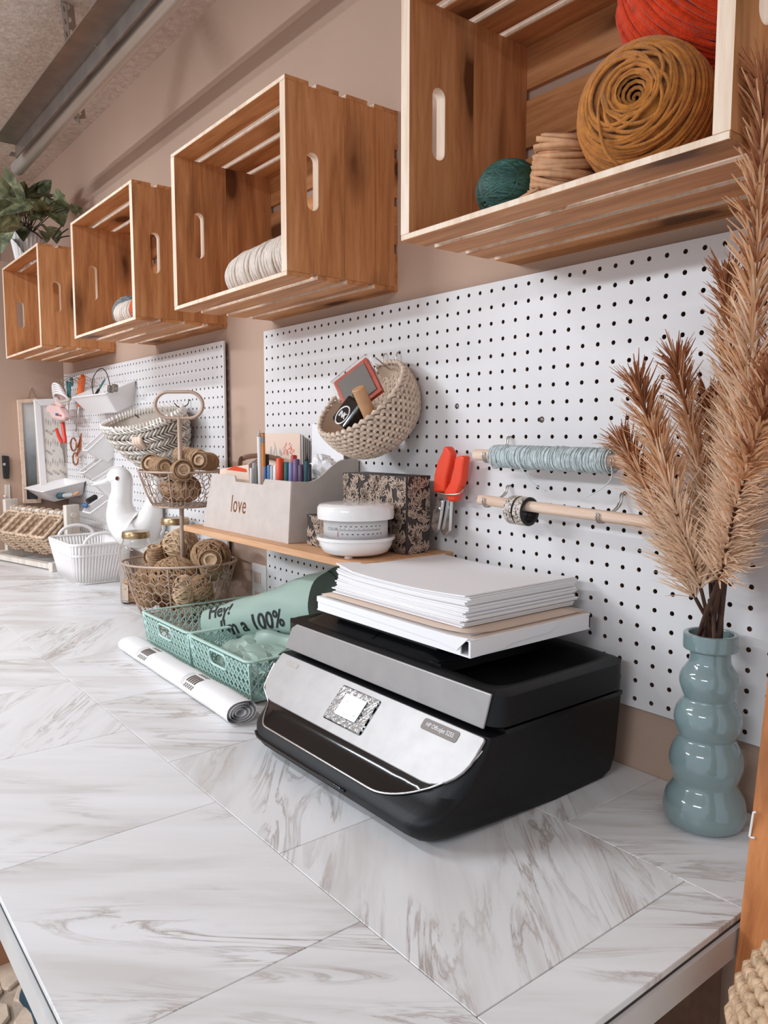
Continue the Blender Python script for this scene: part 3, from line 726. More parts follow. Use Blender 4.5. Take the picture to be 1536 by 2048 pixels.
# ---- things standing in the bin
PC = dict(white=(232, 226, 222), pencil=(208, 128, 46), jetb=(30, 27, 26), blue=(58, 92, 138), blue2=(70, 108, 152), grey=(176, 174, 170), ored=(222, 68, 26), teal=(48, 104, 100), red=(172, 44, 36), lilac=(120, 120, 166), purple=(104, 74, 112), dpurple=(84, 62, 92), dteal=(44, 84, 92), dark=(56, 56, 62))
for k, v in PC.items(): MAT['p_' + k] = mat('pen_' + k, v, .4)
def pen(name, label, top, Y, r, m, lean=(0, 0), capm=None, tip=None, zb=SZ + .004):
    t = at(top[0], top[1], Y); b = Vector((t.x + lean[0], t.y + lean[1], zb))
    root = thing(name, label, 'pencil' if 'pencil' in name else 'pen', tuple(b), 0, 'pens in the letter bin')
    d = (t - b); L = d.length; d.normalize()
    e = b + d * (L - (.016 if tip else .0))
    MB().tube([b, e], r, 12).build('barrel', m, root, smooth=True, auto=50)
    if tip: MB().tube([e, t - d * .004, t], [r, r * .35, .0004], 12).build('tip', tip, root, smooth=True)
    elif capm: MB().tube([b + d * (L * .72), t - d * .001, t + d * .001], [r * 1.13, r * 1.08, r * .8], 12).build('cap', capm, root, smooth=True, auto=50)
    return root
pen('drawing_pencil', 'thick white pencil standing tallest in the beige bin', (518, 858), -.118, .0048, 'p_white', (-.002, .004), tip='binside')
pe = pen('drawing_pencil', 'yellow-orange pencil with its eraser end up beside the white one', (526, 867), -.112, .0040, 'p_pencil', (.003, .0), None)
t_ = at(526, 867, -.112); MB().tube([t_ - Vector((0, 0, .020)), t_ - Vector((0, 0, .006))], .0043, 12).build('ferrule', 'galv', pe, smooth=True, auto=50); MB().tube([t_ - Vector((0, 0, .007)), t_ + Vector((0, 0, .001))], .0039, 12).build('eraser', 'jet', pe, smooth=True, auto=50)
for (x, y, Y, r, m, lab, cp) in ((534, 909, -.10, .0045, 'p_jetb', 'black felt pen beside the yellow pencil', None), (531, 934, -.135, .0045, 'p_blue', 'dark blue marker at the front of the bin', 'p_blue'), (539, 931, -.13, .0045, 'p_blue2', 'mid blue marker at the front of the bin', 'p_blue2'),
        (545, 932, -.128, .0045, 'p_grey', 'grey marker between blue and white markers', 'p_grey'), (551, 932, -.125, .0042, 'p_white', 'white marker beside the grey marker', 'p_white'), (560, 917, -.12, .0072, 'p_ored', 'orange-red highlighter in the beige bin', 'p_ored'),
        (573, 925, -.11, .006, 'p_teal', 'teal green marker beside the orange-red highlighter', 'p_teal'), (588, 911, -.09, .006, 'p_red', 'red-capped marker at the back of the pens', 'p_red'), (583, 926, -.115, .005, 'p_lilac', 'lilac blue pen leaning right in the bin', 'p_lilac'),
        (593, 919, -.115, .0065, 'p_purple', 'thick plum purple marker in the bin', 'p_purple'), (602, 930, -.11, .0055, 'p_dpurple', 'dark purple marker in the bin', 'p_dpurple'), (618, 929, -.10, .0048, 'p_dark', 'charcoal pen at the right of the bin', 'p_dark'),
        (503, 936, -.13, .0036, 'p_white', 'short white pencil at the notch of the bin', None), (508, 926, -.125, .0034, 'p_grey', 'slim grey pencil behind the short white one', None), (513, 930, -.115, .0034, 'p_grey', 'second slim grey pencil touching the tall white pencil', None)):
    pen('marker_pen' if cp else 'pencil', lab, (x, y), Y, r, m, (-.004, .0), cp)
pen('brush_pen', 'dark teal brush pen with a pointed grey tip', (614, 905), -.105, .0046, 'p_dteal', (-.012, 0), tip='p_dark')
def card(name, label, px, Y, th, m, tilt=0, cat='card', group='papers in the letter bin'):
    c = [at(x, y, Y) for x, y in px]
    root = thing(name, label, cat, (sum(p.x for p in c) / len(c), Y, SZ + .003), 0, group)
    MB().prism([(p.x, p.z) for p in c], 0, th, lambda u, v, t: (u, Y + t + tilt * (v - SZ), v)).build('sheet', m, root)
    return root
cd_ = card('greeting_card', 'pink greeting card printed with grey leaves and coral sprigs', [(528, 1010), (602, 1010), (600, 868), (597, 866), (530, 867)], -.036, .0012, 'card')
rgl = np.random.default_rng(8)
for (x0, y0, x1, y1, m_, wd) in ((541, 911, 542, 892, 'p_grey', 2.5), (545, 911, 550, 895, 'binside', 3), (553, 911, 548, 882, 'binside', 2.5), (562, 911, 559, 897, 'p_grey', 4), (575, 911, 577, 902, 'binside', 3)):
    P = [at(x0 - wd / 2, y0, -.0365), at(x0 + wd / 2, y0, -.0365), at((x0 + x1) / 2 + wd * .7, (y0 + y1) / 2, -.0365), at(x1, y1, -.0365), at((x0 + x1) / 2 - wd * .7, (y0 + y1) / 2, -.0365)]
    MB().add(P, [(0, 1, 2, 3, 4)]).build('printed_leaf', m_, cd_)
for bx, by, h_ in ((570, 908, 24), (580, 906, 22), (574, 909, 12), (585, 908, 14)):
    mb = MB()
    for q in range(10):
        x, y = bx + rgl.normal() * 1.6, by - h_ * q / 10 ; s_ = 1.1
        mb.add([at(x - s_, y, -.0366), at(x, y - s_, -.0366), at(x + s_, y, -.0366), at(x, y + s_, -.0366)], [(0, 1, 2, 3)])
    mb.build('printed_sprig', 'orange', cd_)
card('note_paper', 'tall plain white paper at the back of the beige bin', [(622, 1010), (692, 1010), (683, 850), (624, 848)], -.022, .002, 'paper', cat='paper')
for i in range(5): card('index_card', ('grey', 'kraft', 'second grey', 'second kraft', 'last grey')[i] + ' index card edge between the pink card and white paper', [(600 + i * 4, 1000), (606 + i * 4, 1000), (605 + i * 4, 870 + i * 3), (601 + i * 4, 869 + i * 3)], -.034 + i * .004, .0012, 'binside' if i % 2 else 'p_grey', cat='card', group='index cards in the bin')
card('sale_tag', 'cream card with an orange corner at the left of the bin', [(436, 985), (500, 985), (497, 929), (440, 938)], -.128, .001, 'card', cat='card')
P = [at(470, 932, -.1285), at(492, 938, -.1285), at(494, 944, -.1285), at(488, 944, -.1285), at(452, 939, -.1285)]
MB().add(P, [(0, 1, 2, 3, 4)]).build('printed_corner', 'p_ored', bpy.data.objects['sale_tag'])
lr = thing('leather_roll', 'curled brown leather strip behind the pencils', 'leather', (.16, -.05, 1.29), 0)
MB().tube(smooth_path([at(478, 990, -.062), at(480, 926, -.06), at(488, 916, -.05), at(505, 912, -.045), at(528, 912, -.045), at(548, 916, -.05), at(566, 926, -.06), at(568, 990, -.062)], 40), .006, 10, flat=.25).build('strip', mat('brown_leather', (112, 78, 58), .45), lr, smooth=True)
# crumpled tissue
rgc = np.random.default_rng(12)
def crumple(mb, c, rx, ry, rz, amp, nu=22, nv=16, seed=1):
    g = np.random.default_rng(seed); K = g.normal(size=(7, 3)) * 3.2; ph = g.random(7) * 6
    def fn(p):
        q = Vector((p.x / rx, p.y / ry, p.z / rz)); s = sum(abs(math.sin(K[i][0] * q.x + K[i][1] * q.y + K[i][2] * q.z + ph[i])) for i in range(7)) / 7
        return p * (1 + amp * (s - .6))
    return mb.ell(c, (rx, ry, rz), nu, nv, fn=fn)
mb = MB(); crumple(mb, (.317, -.055, 1.302), .036, .03, .03, 1.0, seed=3)
tag(mb.build('tissue_paper', 'paper', loc=(.317, -.055, 1.27)), 'crumpled white tissue paper stuffed beside the pens', 'tissue')
# ---- leaf-print boxes and measuring container
MAT.update(boxdark=mat('box_dark_paper', (52, 40, 36), .6), leafink=mat('leaf_ink', (198, 170, 150), .6))
def leaf_print(parent, fn, W_, H, seed):
    g = np.random.default_rng(seed); mb = MB()
    def inside(p): return (min(max(p[0], .001), W_ - .001), min(max(p[1], .001), H - .001))
    ny = int(H / .018) + 1; nx = int(W_ / .021) + 1
    for iy in range(ny + 1):
        for ix in range(nx + 1):
            cx = (ix + .5 * (iy % 2)) * .021 + g.normal() * .003; cy = iy * .018 + g.normal() * .003; k = int(g.integers(5, 8)); tilt = g.normal() * .7
            for q in range(k):
                a = PI / 2 + tilt + (q - (k - 1) / 2) * .42; L = .017 + .009 * g.random(); w_ = .0022
                dx, dy = math.cos(a), math.sin(a); px, py = -dy, dx
                for sg in (-1, 1):
                    poly = [(cx + dx * L * t + px * sg * (.0003 + b * w_), cy + dy * L * t + py * sg * (.0003 + b * w_)) for t, b in ((.15, 0), (.35, .9), (.6, 1), (.85, .55), (1, .0), (.6, .12))]
                    cxx = sum(p[0] for p in poly) / 6; cyy = sum(p[1] for p in poly) / 6
                    if 0 < cxx < W_ and 0 < cyy < H:
                        poly = [inside(p) for p in poly]; mb.add([fn(*p) for p in poly], [(0, 1, 2, 3, 4, 5) if sg < 0 else (5, 4, 3, 2, 1, 0)])
    o = mb.build('leaf_print', 'leafink', parent); o['kind'] = 'stuff'
bx = thing('patterned_box', 'tall dark box printed with pale tropical leaves at the shelf end', 'box', (.53, -.055, SZ), 0)
MB().box(.425, .606, -.085, -.034, SZ, 1.300).build('body', 'boxdark', bx, bev=.001)
MB().box(.4242, .6068, -.0858, -.0332, 1.300, 1.306).build('lid', 'boxdark', bx, bev=.0006)
leaf_print(bx, lambda u, v: (.425 + u, -.0864, SZ + v), .181, .131, 1)
leaf_print(bx, lambda u, v: (.6074, -.085 + u, SZ + v), .051, .131, 2)
b2 = thing('patterned_box', 'low leaf-print box tucked between the beige bin and the round container', 'box', (.43, -.12, SZ), 0)
MB().box(.402, .462, -.150, -.092, SZ, 1.226).build('body', 'boxdark', b2, bev=.001)
MB().box(.4013, .4627, -.1507, -.0913, 1.226, 1.231).build('lid', 'boxdark', b2, bev=.0006)
leaf_print(b2, lambda u, v: (.402 + u, -.1513, SZ + v), .06, .056, 3)
sc = thing('round_container', 'round white container with a clear window showing a printed scale', 'container', (.553, -.151, SZ))
cc = (.553, -.151, 0); SR = .0635
MB().lathe([(.001, SZ + .004), (SR * .74, SZ + .004), (SR * .86, SZ + .008), (SR * .95, SZ + .018), (SR * .98, SZ + .027), (SR * 1.03, SZ + .028), (SR * 1.03, SZ + .033), (SR * .9, SZ + .033), (.001, SZ + .033)], 56, cc).build('base', 'white_gloss', sc, smooth=True, auto=50)
MB().lathe([(SR * .955, SZ + .032), (SR * .955, SZ + .064), (SR * .93, SZ + .064), (SR * .93, SZ + .032)], 56, cc, closed=True).build('clear_window', 'acrylic', sc, smooth=True, auto=50)
MB().lathe([(.001, SZ + .0625), (SR * 1.0, SZ + .0625), (SR * 1.01, SZ + .07), (SR * 1.0, SZ + .081), (SR * .95, SZ + .0855), (SR * .8, SZ + .087), (.001, SZ + .0875)], 56, cc).build('lid', 'white_gloss', sc, smooth=True, auto=50)
MB().lathe([(SR * .84, SZ + .033), (SR * .84, SZ + .063)], 56, cc).build('scale_paper', 'paper', sc, smooth=True)
for a in (60, 180, 300): MB().lathe([(.001, SZ), (.007, SZ), (.007, SZ + .005), (.001, SZ + .005)], 14, (cc[0] + .036 * math.cos(math.radians(a - 115)), cc[1] + .036 * math.sin(math.radians(a - 115)), 0)).build('foot', 'whitep', sc)
va = math.degrees(math.atan2(CAM[1] - cc[1], CAM[0] - cc[0]))
def cyl(u, v, r=SR * .842): a = math.radians(va) + u / r; return (cc[0] + r * math.cos(a), cc[1] + r * math.sin(a), SZ + v)
mb = MB()
for q in range(46):
    u = -.026 + q * .00155; h_ = .008 if q % 5 == 0 else .004
    mb.add([cyl(u - .00025, .046), cyl(u + .00025, .046), cyl(u + .00025, .046 + h_ * .6), cyl(u - .00025, .046 + h_ * .6)], [(0, 1, 2, 3)])
mb.build('scale_marks', 'inkblack', sc)
mb = MB()
for q in range(9):
    u = -.0265 + q * .0085; mb.add([cyl(u, .0525), cyl(u + .0035, .0525), cyl(u + .0035, .0537), cyl(u, .0537)], [(0, 1, 2, 3)]); u += .003; mb.add([cyl(u, .0400), cyl(u + .003, .0400), cyl(u + .003, .0414), cyl(u, .0414)], [(0, 1, 2, 3)])
mb.build('scale_figures', 'inkblack', sc)
MB().add([cyl(-.0315, .036), cyl(-.030, .036), cyl(-.0293, .049), cyl(-.0297, .049)], [(0, 1, 2, 3)]).build('red_marker', 'p_red', sc)
text_mesh('COLOR', .0065, lambda u, v: cyl(-.0415 + u, .048 + v), 'lettering', 'inkblack', sc)
# ================================================================ printer
MAT.update(silver=mat('printer_silver', (168, 163, 160), .40, .40, var=.05, vscale=30), adf=mat('printer_feeder_black', (14, 14, 16), .34, var=.06, vscale=300), gapm=mat('seam_black', (14, 14, 16), .3))
MAT['panelm'] = mat('panel_silver', (168, 163, 160), .40, .40, var=.06, vscale=40)
X0, X1 = .535, .989
pn = thing('printer', 'black and silver inkjet printer with a crinkled film on its screen', 'printer', (.76, -.2, TZ))
bprof = [(-.050, .003), (-.034, .010), (-.030, .03), (-.030, .118), (-.15, .118), (-.283, .118), (-.300, .0996), (-.318, .0803), (-.335, .062), (-.338, .056), (-.352, .048), (-.364, .041), (-.372, .034), (-.374, .027), (-.370, .016), (-.356, .006), (-.335, .001), (-.30, 0.0015), (-.15, 0.0015)]
def bpt(x, y, z):
    eL, eR = x - X0, X1 - x; dy = 0
    for e, rc in ((eL, .085), (eR, .034)):
        if e < rc: dy = max(dy, rc * (1 - math.sqrt(max(0, 1 - ((rc - e) / rc) ** 2))))
    wt = .9 * min(1, max(0, (-.27 - y) / .05)) * min(1, max(0, (.072 - z) / .032))
    if eR < .034: wt = max(wt, min(1, max(0, (-.27 - y) / .06)) * .9)
    zt = max(0, 1 - z / .07); left = x < (X0 + X1) / 2
    sx = ((.034 if left else .012) * zt) * (1 if left else -1) * min(1, max(0, (abs(x - (X0 + X1) / 2) - .1) / .12))
    return (x + sx, y + dy * wt, TZ + z + dy * wt * .45 * max(0, 1 - z / .06))
xs = [X0 + .0 + d for d in (0, .001, .004, .009, .016, .026, .038, .052, .068, .085)] + list(np.linspace(X0 + .12, X1 - .08, 9)) + [X1 - d for d in (.05, .038, .026, .016, .009, .004, .001, 0)]
mb = MB(); n = len(bprof)
V = [bpt(x, y, z) for x in xs for y, z in bprof]
F = [(i * n + k, (i + 1) * n + k, (i + 1) * n + (k + 1) % n, i * n + (k + 1) % n) for i in range(len(xs) - 1) for k in range(n)]
F += [tuple(range(n)), tuple((len(xs) - 1) * n + k for k in range(n - 1, -1, -1))]
mb.add(V, F); mb.build('body', 'black', pn, smooth=True, auto=35)
# glossy output slot band and the chrome trim that sweeps up at both ends
FP = bprof[5:14]
def fy(z):
    for (y0, z0), (y1, z1) in zip(FP, FP[1:]):
        if z1 <= z <= z0: return y0 + (y1 - y0) * (z0 - z) / (z0 - z1)
    return FP[-1][0]
def zch(x):
    e = (X1 - .002 - x) / .115; f = (x - X0 - .002) / .085; t = min(e, f, 1.0)
    return .0405 + .074 * (1 - math.sqrt(max(0, 1 - (1 - max(0, t)) ** 2)))
def front(x, z, off): p = bpt(x, fy(z), z); return (p[0], p[1] - off, p[2] + off * .6)
xb = [X0 + .003 + (X1 - X0 - .006) * (.5 - .5 * math.cos(PI * i / 70)) for i in range(71)]
mb = MB(); mb.grid(lambda i, j: front(xb[int(round(i * 70))], min(.116, zch(xb[int(round(i * 70))]) + .040 * (1 - j)), .0012), 71, 9); mb.build('output_slot', 'gloss', pn, smooth=True)
MB().tube([front(x, zch(x), .0018) for x in xb], .0014, 6).build('chrome_trim', 'chrome', pn, smooth=True)
# silver control panel (flat sloping face)
PD = Vector((0, -.052, -.056)); PL = PD.length; PD.normalize(); PN = Vector((0, -PD.z * -1, 0)); PN = Vector((1, 0, 0)).cross(PD).normalized()
if PN.y > 0: PN = -PN
def pan(u, s, t=0): p = Vector((u, -.283, TZ + .118)) + PD * s + PN * t; return (p.x, p.y, p.z)
def cpoly(u0, u1, s0, s1, r00, r10, r11, r01, n=8):
    pts = []
    for cu, cs, a, r in ((u0 + r00, s0 + r00, 180, r00), (u1 - r10, s0 + r10, 270, r10), (u1 - r11, s1 - r11, 0, r11), (u0 + r01, s1 - r01, 90, r01)):
        for i in range(n): t = math.radians(a + 90 * i / (n - 1)); pts.append((cu + r * math.cos(t), cs + r * math.sin(t)))
    return pts
MB().prism(cpoly(X0 + .004, X1 - .002, .001, PL - .0005, .004, .004, .052, .050), -.001, .0028, pan).build('control_panel', 'panelm', pn, bev=.0008, seg=1)
cpn = bpy.data.objects['control_panel']
MB().prism(rrect(.716, .803, .0095, .0625, .004), .002, .0036, pan).build('screen_frame', 'gloss', cpn)
def film(i, j):
    u = .7175 + .084 * i; s = .011 + .050 * j
    edge = min(i, 1 - i, j, 1 - j); a = .0035 + .0009 * (math.sin(i * 41 + j * 17) + math.sin(j * 53 - i * 29) + math.sin(i * 83 + j * 61)) * (1 if edge > .12 else .6)
    return pan(u, s, a + .0012)
def mk_film():
    t = NT('screen_film'); t.set(rough=.14, metal=.0, spec=1.0, coat=1.0); v = t.coords((1, 1, 1), rnd=False)
    n1 = t.noise(v, 48, 3, .6, 3.0); t.base(lin((158, 152, 148)))
    t.bump(t.noise(v, 60, 2, .5, 2), .8, .006); return t.m
MAT['film'] = mk_film()
MB().grid(film, 26, 18).build('protective_film', 'film', cpn, smooth=True)
MB().prism(rrect(.736, .783, .019, .051, .002), .0062, .0066, pan).build('white_patch', mat('patch_white', (236, 236, 240), .25, bump=.5, bscale=140), cpn)  # plain white rectangle laid over the middle of the film
MB().prism(rrect(.888, .951, .006, .0205, .004), .002, .0034, pan).build('badge', mat('badge_grey', (122, 111, 103), .45), cpn)
text_mesh('HP OfficeJet 5255', .0078, lambda u, v: pan(.9195 + u * .86, .0132 - v, .0037), 'lettering', 'whitep', cpn)
MB().prism(rrect(.565, .598, .0085, .0165, .003), .002, .0033, pan).build('power_button', mat('button_grey', (176, 166, 158), .4), cpn)
MB().tube([pan(.590 + .0018 * math.cos(t), .0125 + .0018 * math.sin(t), .0035) for t in np.linspace(0, 2 * PI, 14, endpoint=False)], .0003, 4, closed=True).build('power_symbol', 'whitep', cpn)
# tray lip line
path = [bpt(x, -.3742, .026) for x in np.linspace(X0 + .05, X0 + .30, 24)]
MB().tube([(p[0], p[1] - .001, p[2]) for p in path], .0022, 6).build('tray_lip', 'gloss', pn, smooth=True)
# lid: rounded plan, sunk output recess on the right
LX0, LX1, LY0, LY1 = .528, .994, -.274, -.024
def rpl(i, j, r=.022, ins=0):
    x = LX0 + ins + (LX1 - LX0 - 2 * ins) * i; y = LY0 + ins + (LY1 - LY0 - 2 * ins) * j
    cx = min(max(x, LX0 + r), LX1 - r); cy = min(max(y, LY0 + r), LY1 - r); dx, dy = x - cx, y - cy
    if dx and dy:
        m_ = max(abs(dx), abs(dy)); l_ = math.hypot(dx, dy); x, y = cx + dx * m_ / l_, cy + dy * m_ / l_
    return x, y
def sstep(t): t = min(1, max(0, t)); return t * t * (3 - 2 * t)
def lidtop(i, j):
    x, y = rpl(i, j); e = min(x - LX0, LX1 - x, y - LY0, LY1 - y)
    z = .172 - .005 * (1 - sstep(e / .008)) - .004 * sstep((x - .9) / .1)
    rec = sstep((x - .80) / .05) * sstep((LX1 - .016 - x) / .035) * sstep((y - LY0 - .012) / .05) * sstep((LY1 - .012 - y) / .04)
    return (x, y, TZ + z - .022 * rec)
mb = MB(); NU, NV = 60, 40
mb.grid(lidtop, NU, NV)
per = [(i, 0) for i in range(NU)] + [(NU - 1, j) for j in range(1, NV)] + [(i, NV - 1) for i in range(NU - 2, -1, -1)] + [(0, j) for j in range(NV - 2, 0, -1)]
o0 = len(mb.v)
lows = [(.010, .122), (0, .128)]
ringi = []
for ins, z in lows:
    st = len(mb.v); ringi.append(st)
    mb.v.extend([(lambda q: (q[0], q[1], TZ + z))(rpl(i / (NU - 1), j / (NV - 1), ins=ins)) for i, j in per])
top = [i * NV + j for i, j in per]; K = len(per)
for q in range(K):
    r_ = (q + 1) % K
    mb.f.append((ringi[1] + q, ringi[1] + r_, top[r_], top[q])); mb.f.append((ringi[0] + q, ringi[0] + r_, ringi[1] + r_, ringi[1] + q))
mb.f.append(tuple(ringi[0] + q for q in range(K - 1, -1, -1))); mb.mi = [0] * len(mb.f)
mb.build('lid', 'black', pn, smooth=True, auto=50)
MB().box(X0 + .012, X1 + .0006, -.255, -.027, TZ + .1170, TZ + .1225).build('lid_gap', 'gapm', pn)
lid = [o for o in pn.children if o.name.startswith('lid')][0]
MB().prism([(.531, .1235), (.974, .1235), (.986, .1685), (.567, .1685), (.552, .160)], -.2735, -.2765, lambda u, v, t: (u, t, TZ + v)).build('silver_strip', 'silver', pn, bev=.0012, seg=2)
# document feeder cover
def adf(i, j):
    x = .562 + .318 * i; y = -.268 + .216 * j
    cx = min(max(x, .58), .88 - .07); cy = max(y, -.268 + .05)
    dx, dy = x - cx, y - cy
    if dx > 0 and dy < 0:
        dx2, dy2 = dx / .07, dy / .05; m_ = max(abs(dx2), abs(dy2)); l_ = math.hypot(dx2, dy2); x, y = cx + dx * m_ / l_, cy + dy * m_ / l_
    e = min((x - .562) / .02, (.88 - x) / .05, 1.0)
    return (x, y, TZ + .1705 + .0245 * sstep((y + .270) / .075) ** .8 * sstep(max(0.02, j * 14)) * (.25 + .75 * sstep(e)) )
mb = MB(); mb.grid(adf, 40, 30)
mb.build('feeder_cover', 'adf', pn, smooth=True)
MB().box(.566, .874, -.252, -.054, TZ + .160, TZ + .1725).build('feeder_base', 'adf', pn)
mb = MB(); mb.tube([Vector(adf(.53, j / 14)) + Vector((0, 0, .0003)) for j in range(1, 13)], .0009, 4); mb.build('cover_seam', 'gloss', pn)
mb = MB().box(.62, .86, -.245, -.06, TZ + .185, TZ + .1962); mb.build('paper_tray', 'adf', pn, bev=.003)

# ---- paper pile on the printer
bxp = thing('flat_mailer_box', 'flat white cardboard mailer lying on the printer under the paper', 'box', (.77, -.14, TZ + .198))
MB().box(.604, .936, -.262, -.030, TZ + .1965, TZ + .1985).box(.604, .936, -.262, -.030, TZ + .216, TZ + .218).box(.604, .606, -.262, -.030, TZ + .1985, TZ + .216).box(.604, .936, -.032, -.030, TZ + .1985, TZ + .216).box(.934, .936, -.262, -.03, TZ + .1985, TZ + .216).box(.604, .92, -.262, -.260, TZ + .1985, TZ + .216).build('carton', 'paper', bxp)
MB().prism([(-.262, .2165), (-.10, .2165), (-.115, .206), (-.19, .2035), (-.205, .1985), (-.262, .1965)], .9362, .9374, lambda u, v, t: (t, u, TZ + v)).build('flap', 'paper', bxp)
MB().prism([(.606, .2185), (.90, .2185), (.935, .2205), (.915, .2025), (.88, .206), (.606, .2105)], -.2625, -.2637, lambda u, v, t: (u, t, TZ + v)).build('flap', 'paper', bxp)
rgp = np.random.default_rng(21)
for i, (m_, l_) in enumerate((('cream', 'tan'), ('paper', 'white'), ('cream', 'second tan'))):
    dx, dy = rgp.normal() * .004, rgp.normal() * .004; z = TZ + .2182 + i * .0018
    root = thing('folder_sheet', '%s folder sheet between the mailer box and the paper pile' % l_, 'folder', (.77, -.14, z), 0, 'folders under the paper pile')
    MB().grid(lambda a, b: (.612 + dx + .318 * a, -.256 + dy + .222 * b, z + .0006 + .004 * sstep((a - .85) / .15) * sstep((.2 - b) / .2) * (i == 2)), 12, 12).build('sheet', m_, root, smooth=True).modifiers.new('s', 'SOLIDIFY').thickness = .001
pp = thing('paper_stack', 'thick pile of plain white paper on top of the printer', 'paper', (.765, -.13, TZ + .2235))
Z0_ = TZ + .2236; N_ = 20; hh = .0385 / N_
for i in range(N_):
    a, b = rgp.normal(size=2) * .0016
    sk = .010 * (1 - i / N_) if i < 9 else 0
    def sheet(u, v, i=i, a=a, b=b, sk=sk):
        x = .622 + a - sk * .25 + (.282 + sk * .15) * u; y = -.236 + b - sk * .5 + (.214 + sk * .4) * v
        sag = .0065 * (i / N_) * (abs(2 * u - 1) ** 2.0) - .004 * (i / N_)
        curl = .010 * (i / N_) ** 3 * sstep((.16 - u) / .16) * sstep((.3 - v) / .3)
        jag = .0012 * math.sin(i * 7.3 + 3) * (u > .99) - .0012 * math.sin(i * 5.1) * (v < .01)
        return (x + jag, y + jag, Z0_ + hh * (i + .5) + sag * .8 + curl * .6)
    o = MB().grid(sheet, 14, 10).build('sheet_bundle', ['paper', 'paper_edge'], pp, smooth=False)
    sm = o.modifiers.new('s', 'SOLIDIFY'); sm.thickness = hh * .92; sm.offset = 0; sm.material_offset_rim = 1

# ================================================================ vase with pampas
MAT.update(vase=mat('sage_glaze', (122, 140, 140), .1, spec=.6, coat=.5, var=.04, vscale=10), stemb=mat('stem_brown', (74, 46, 32), .7, var=.25, vscale=60),
           plume_a=mat('plume_pale', (240, 208, 178), .9, var=.14, vscale=60, spec=.15), plume_b=mat('plume_tan', (222, 172, 130), .9, var=.14, vscale=60, spec=.15), plume_c=mat('plume_brown', (164, 104, 70), .9, var=.18, vscale=60, spec=.15))
VX, VY = 1.1235, -.052
vz = thing('bubble_vase', 'sage green glazed vase of stacked bubble shapes', 'vase', (VX, VY, TZ))
ctl = [(.034, .0), (.0435, .006), (.047, .018), (.0448, .034), (.0385, .046), (.0355, .0535), (.0385, .063), (.0418, .078), (.039, .093), (.0335, .103), (.0315, .108), (.034, .114), (.0380, .128), (.036, .141), (.0305, .150), (.0275, .1545), (.0295, .160), (.0335, .173), (.0318, .184), (.0262, .193), (.0232, .199), (.0225, .208), (.0228, .2115), (.0295, .2135), (.0308, .217), (.0308, .2295), (.0300, .2325), (.0252, .2325), (.0240, .228), (.0200, .205), (.0195, .195), (.001, .190)]
P = smooth_path([(r, 0, z) for r, z in ctl], 120)
MB().lathe([(max(.0005, p[0]), TZ + p[2]) for p in P], 56, (VX, VY, 0)).build('body', 'vase', vz, smooth=True, auto=60)
mouth = Vector((VX, VY, TZ + .228))
def pampas(label, pts, frac, R_, dens, seed, root_px=None, strand=.042):
    """pts: [(px, py, Y)...] from near the vase up to the tip"""
    rgx = np.random.default_rng(seed)
    w3 = [at(*q) for q in pts]
    base = mouth + Vector((rgx.normal() * .006, rgx.normal() * .006, 0))
    full = smooth_path([base + Vector((0, 0, -.035)) + (mouth - base) * .6, base] + w3, 60)
    root = thing('pampas_stem', label, 'pampas grass', tuple(full[0]), 0, 'pampas plumes in the sage vase')
    k0 = int(60 * frac)
    MB().tube(full[:max(k0 + 20, 30)], np.linspace(.0032, .0014, max(k0 + 20, 30)), 6).build('stem', 'stemb', root, smooth=True)
    mb = MB(); seg = full[k0:]; L = len(seg)
    T = np.gradient(seg, axis=0); T /= np.linalg.norm(T, axis=1, keepdims=True)
    h = np.array([.3, .9, .1])
    for q in range(dens):
        f = (q + rgx.random()) / dens; k = min(L - 1, int(f * (L - 1))); t = T[k]
        u = np.cross(t, h); u /= np.linalg.norm(u); v = np.cross(t, u)
        a = rgx.random() * 2 * PI; out = u * math.cos(a) + v * math.sin(a)
        ln = strand * (.75 + .5 * rgx.random()) * (1.15 - .35 * f); ang = math.radians(26 + 28 * rgx.random()) * (1 - .15 * f)
        d = t * math.cos(ang) + out * math.sin(ang); droop = np.array([0, 0, -.004 * rgx.random()])
        p0 = seg[k] + out * .001; p1 = p0 + d * ln * .55; p2 = p0 + d * ln + droop
        s_ = math.sin(PI * min(1, f * 1.2 + .12)) ** .3 * R_
        g = f + rgx.normal() * .10
        mi = 0 if g < .52 else (1 if g < .80 else 2)
        mb.tube([p0, p1, p2], [.0010, .0016, .0006], 4, caps=False, mi=mi, flat=.3)
    o = mb.build('plume', ['plume_a', 'plume_b', 'plume_c'], root); o['kind'] = 'stuff'
    return root
pampas('lowest pampas plume, leaning out over the dowels', [(1388, 1190, -.075), (1345, 1090, -.09), (1290, 970, -.10), (1243, 885, -.105)], .39, 1, 537, 1)
pampas('pampas plume leaning out just above the lowest one', [(1400, 1170, -.09), (1365, 1060, -.115), (1315, 900, -.13), (1272, 765, -.135)], .39, 1, 650, 2)
pampas('slim pampas plume between the leaning plumes and the upright ones', [(1420, 1160, -.06), (1415, 1040, -.065), (1385, 870, -.07), (1350, 718, -.07)], .39, 1, 650, 3)
pampas('short darker pampas plume close to the pegboard', [(1428, 1150, -.04), (1432, 1020, -.035), (1428, 900, -.03), (1420, 800, -.03)], .39, 1, 525, 4)
pampas('upright pampas plume whose dark tip nears the crate underside', [(1440, 1130, -.06), (1458, 950, -.06), (1462, 740, -.06), (1452, 550, -.06)], .39, 1, 700, 5)
pampas('pampas plume standing just right of the upright dark-tipped one', [(1446, 1120, -.08), (1468, 980, -.10), (1482, 860, -.105), (1490, 750, -.11)], .39, 1, 537, 6)
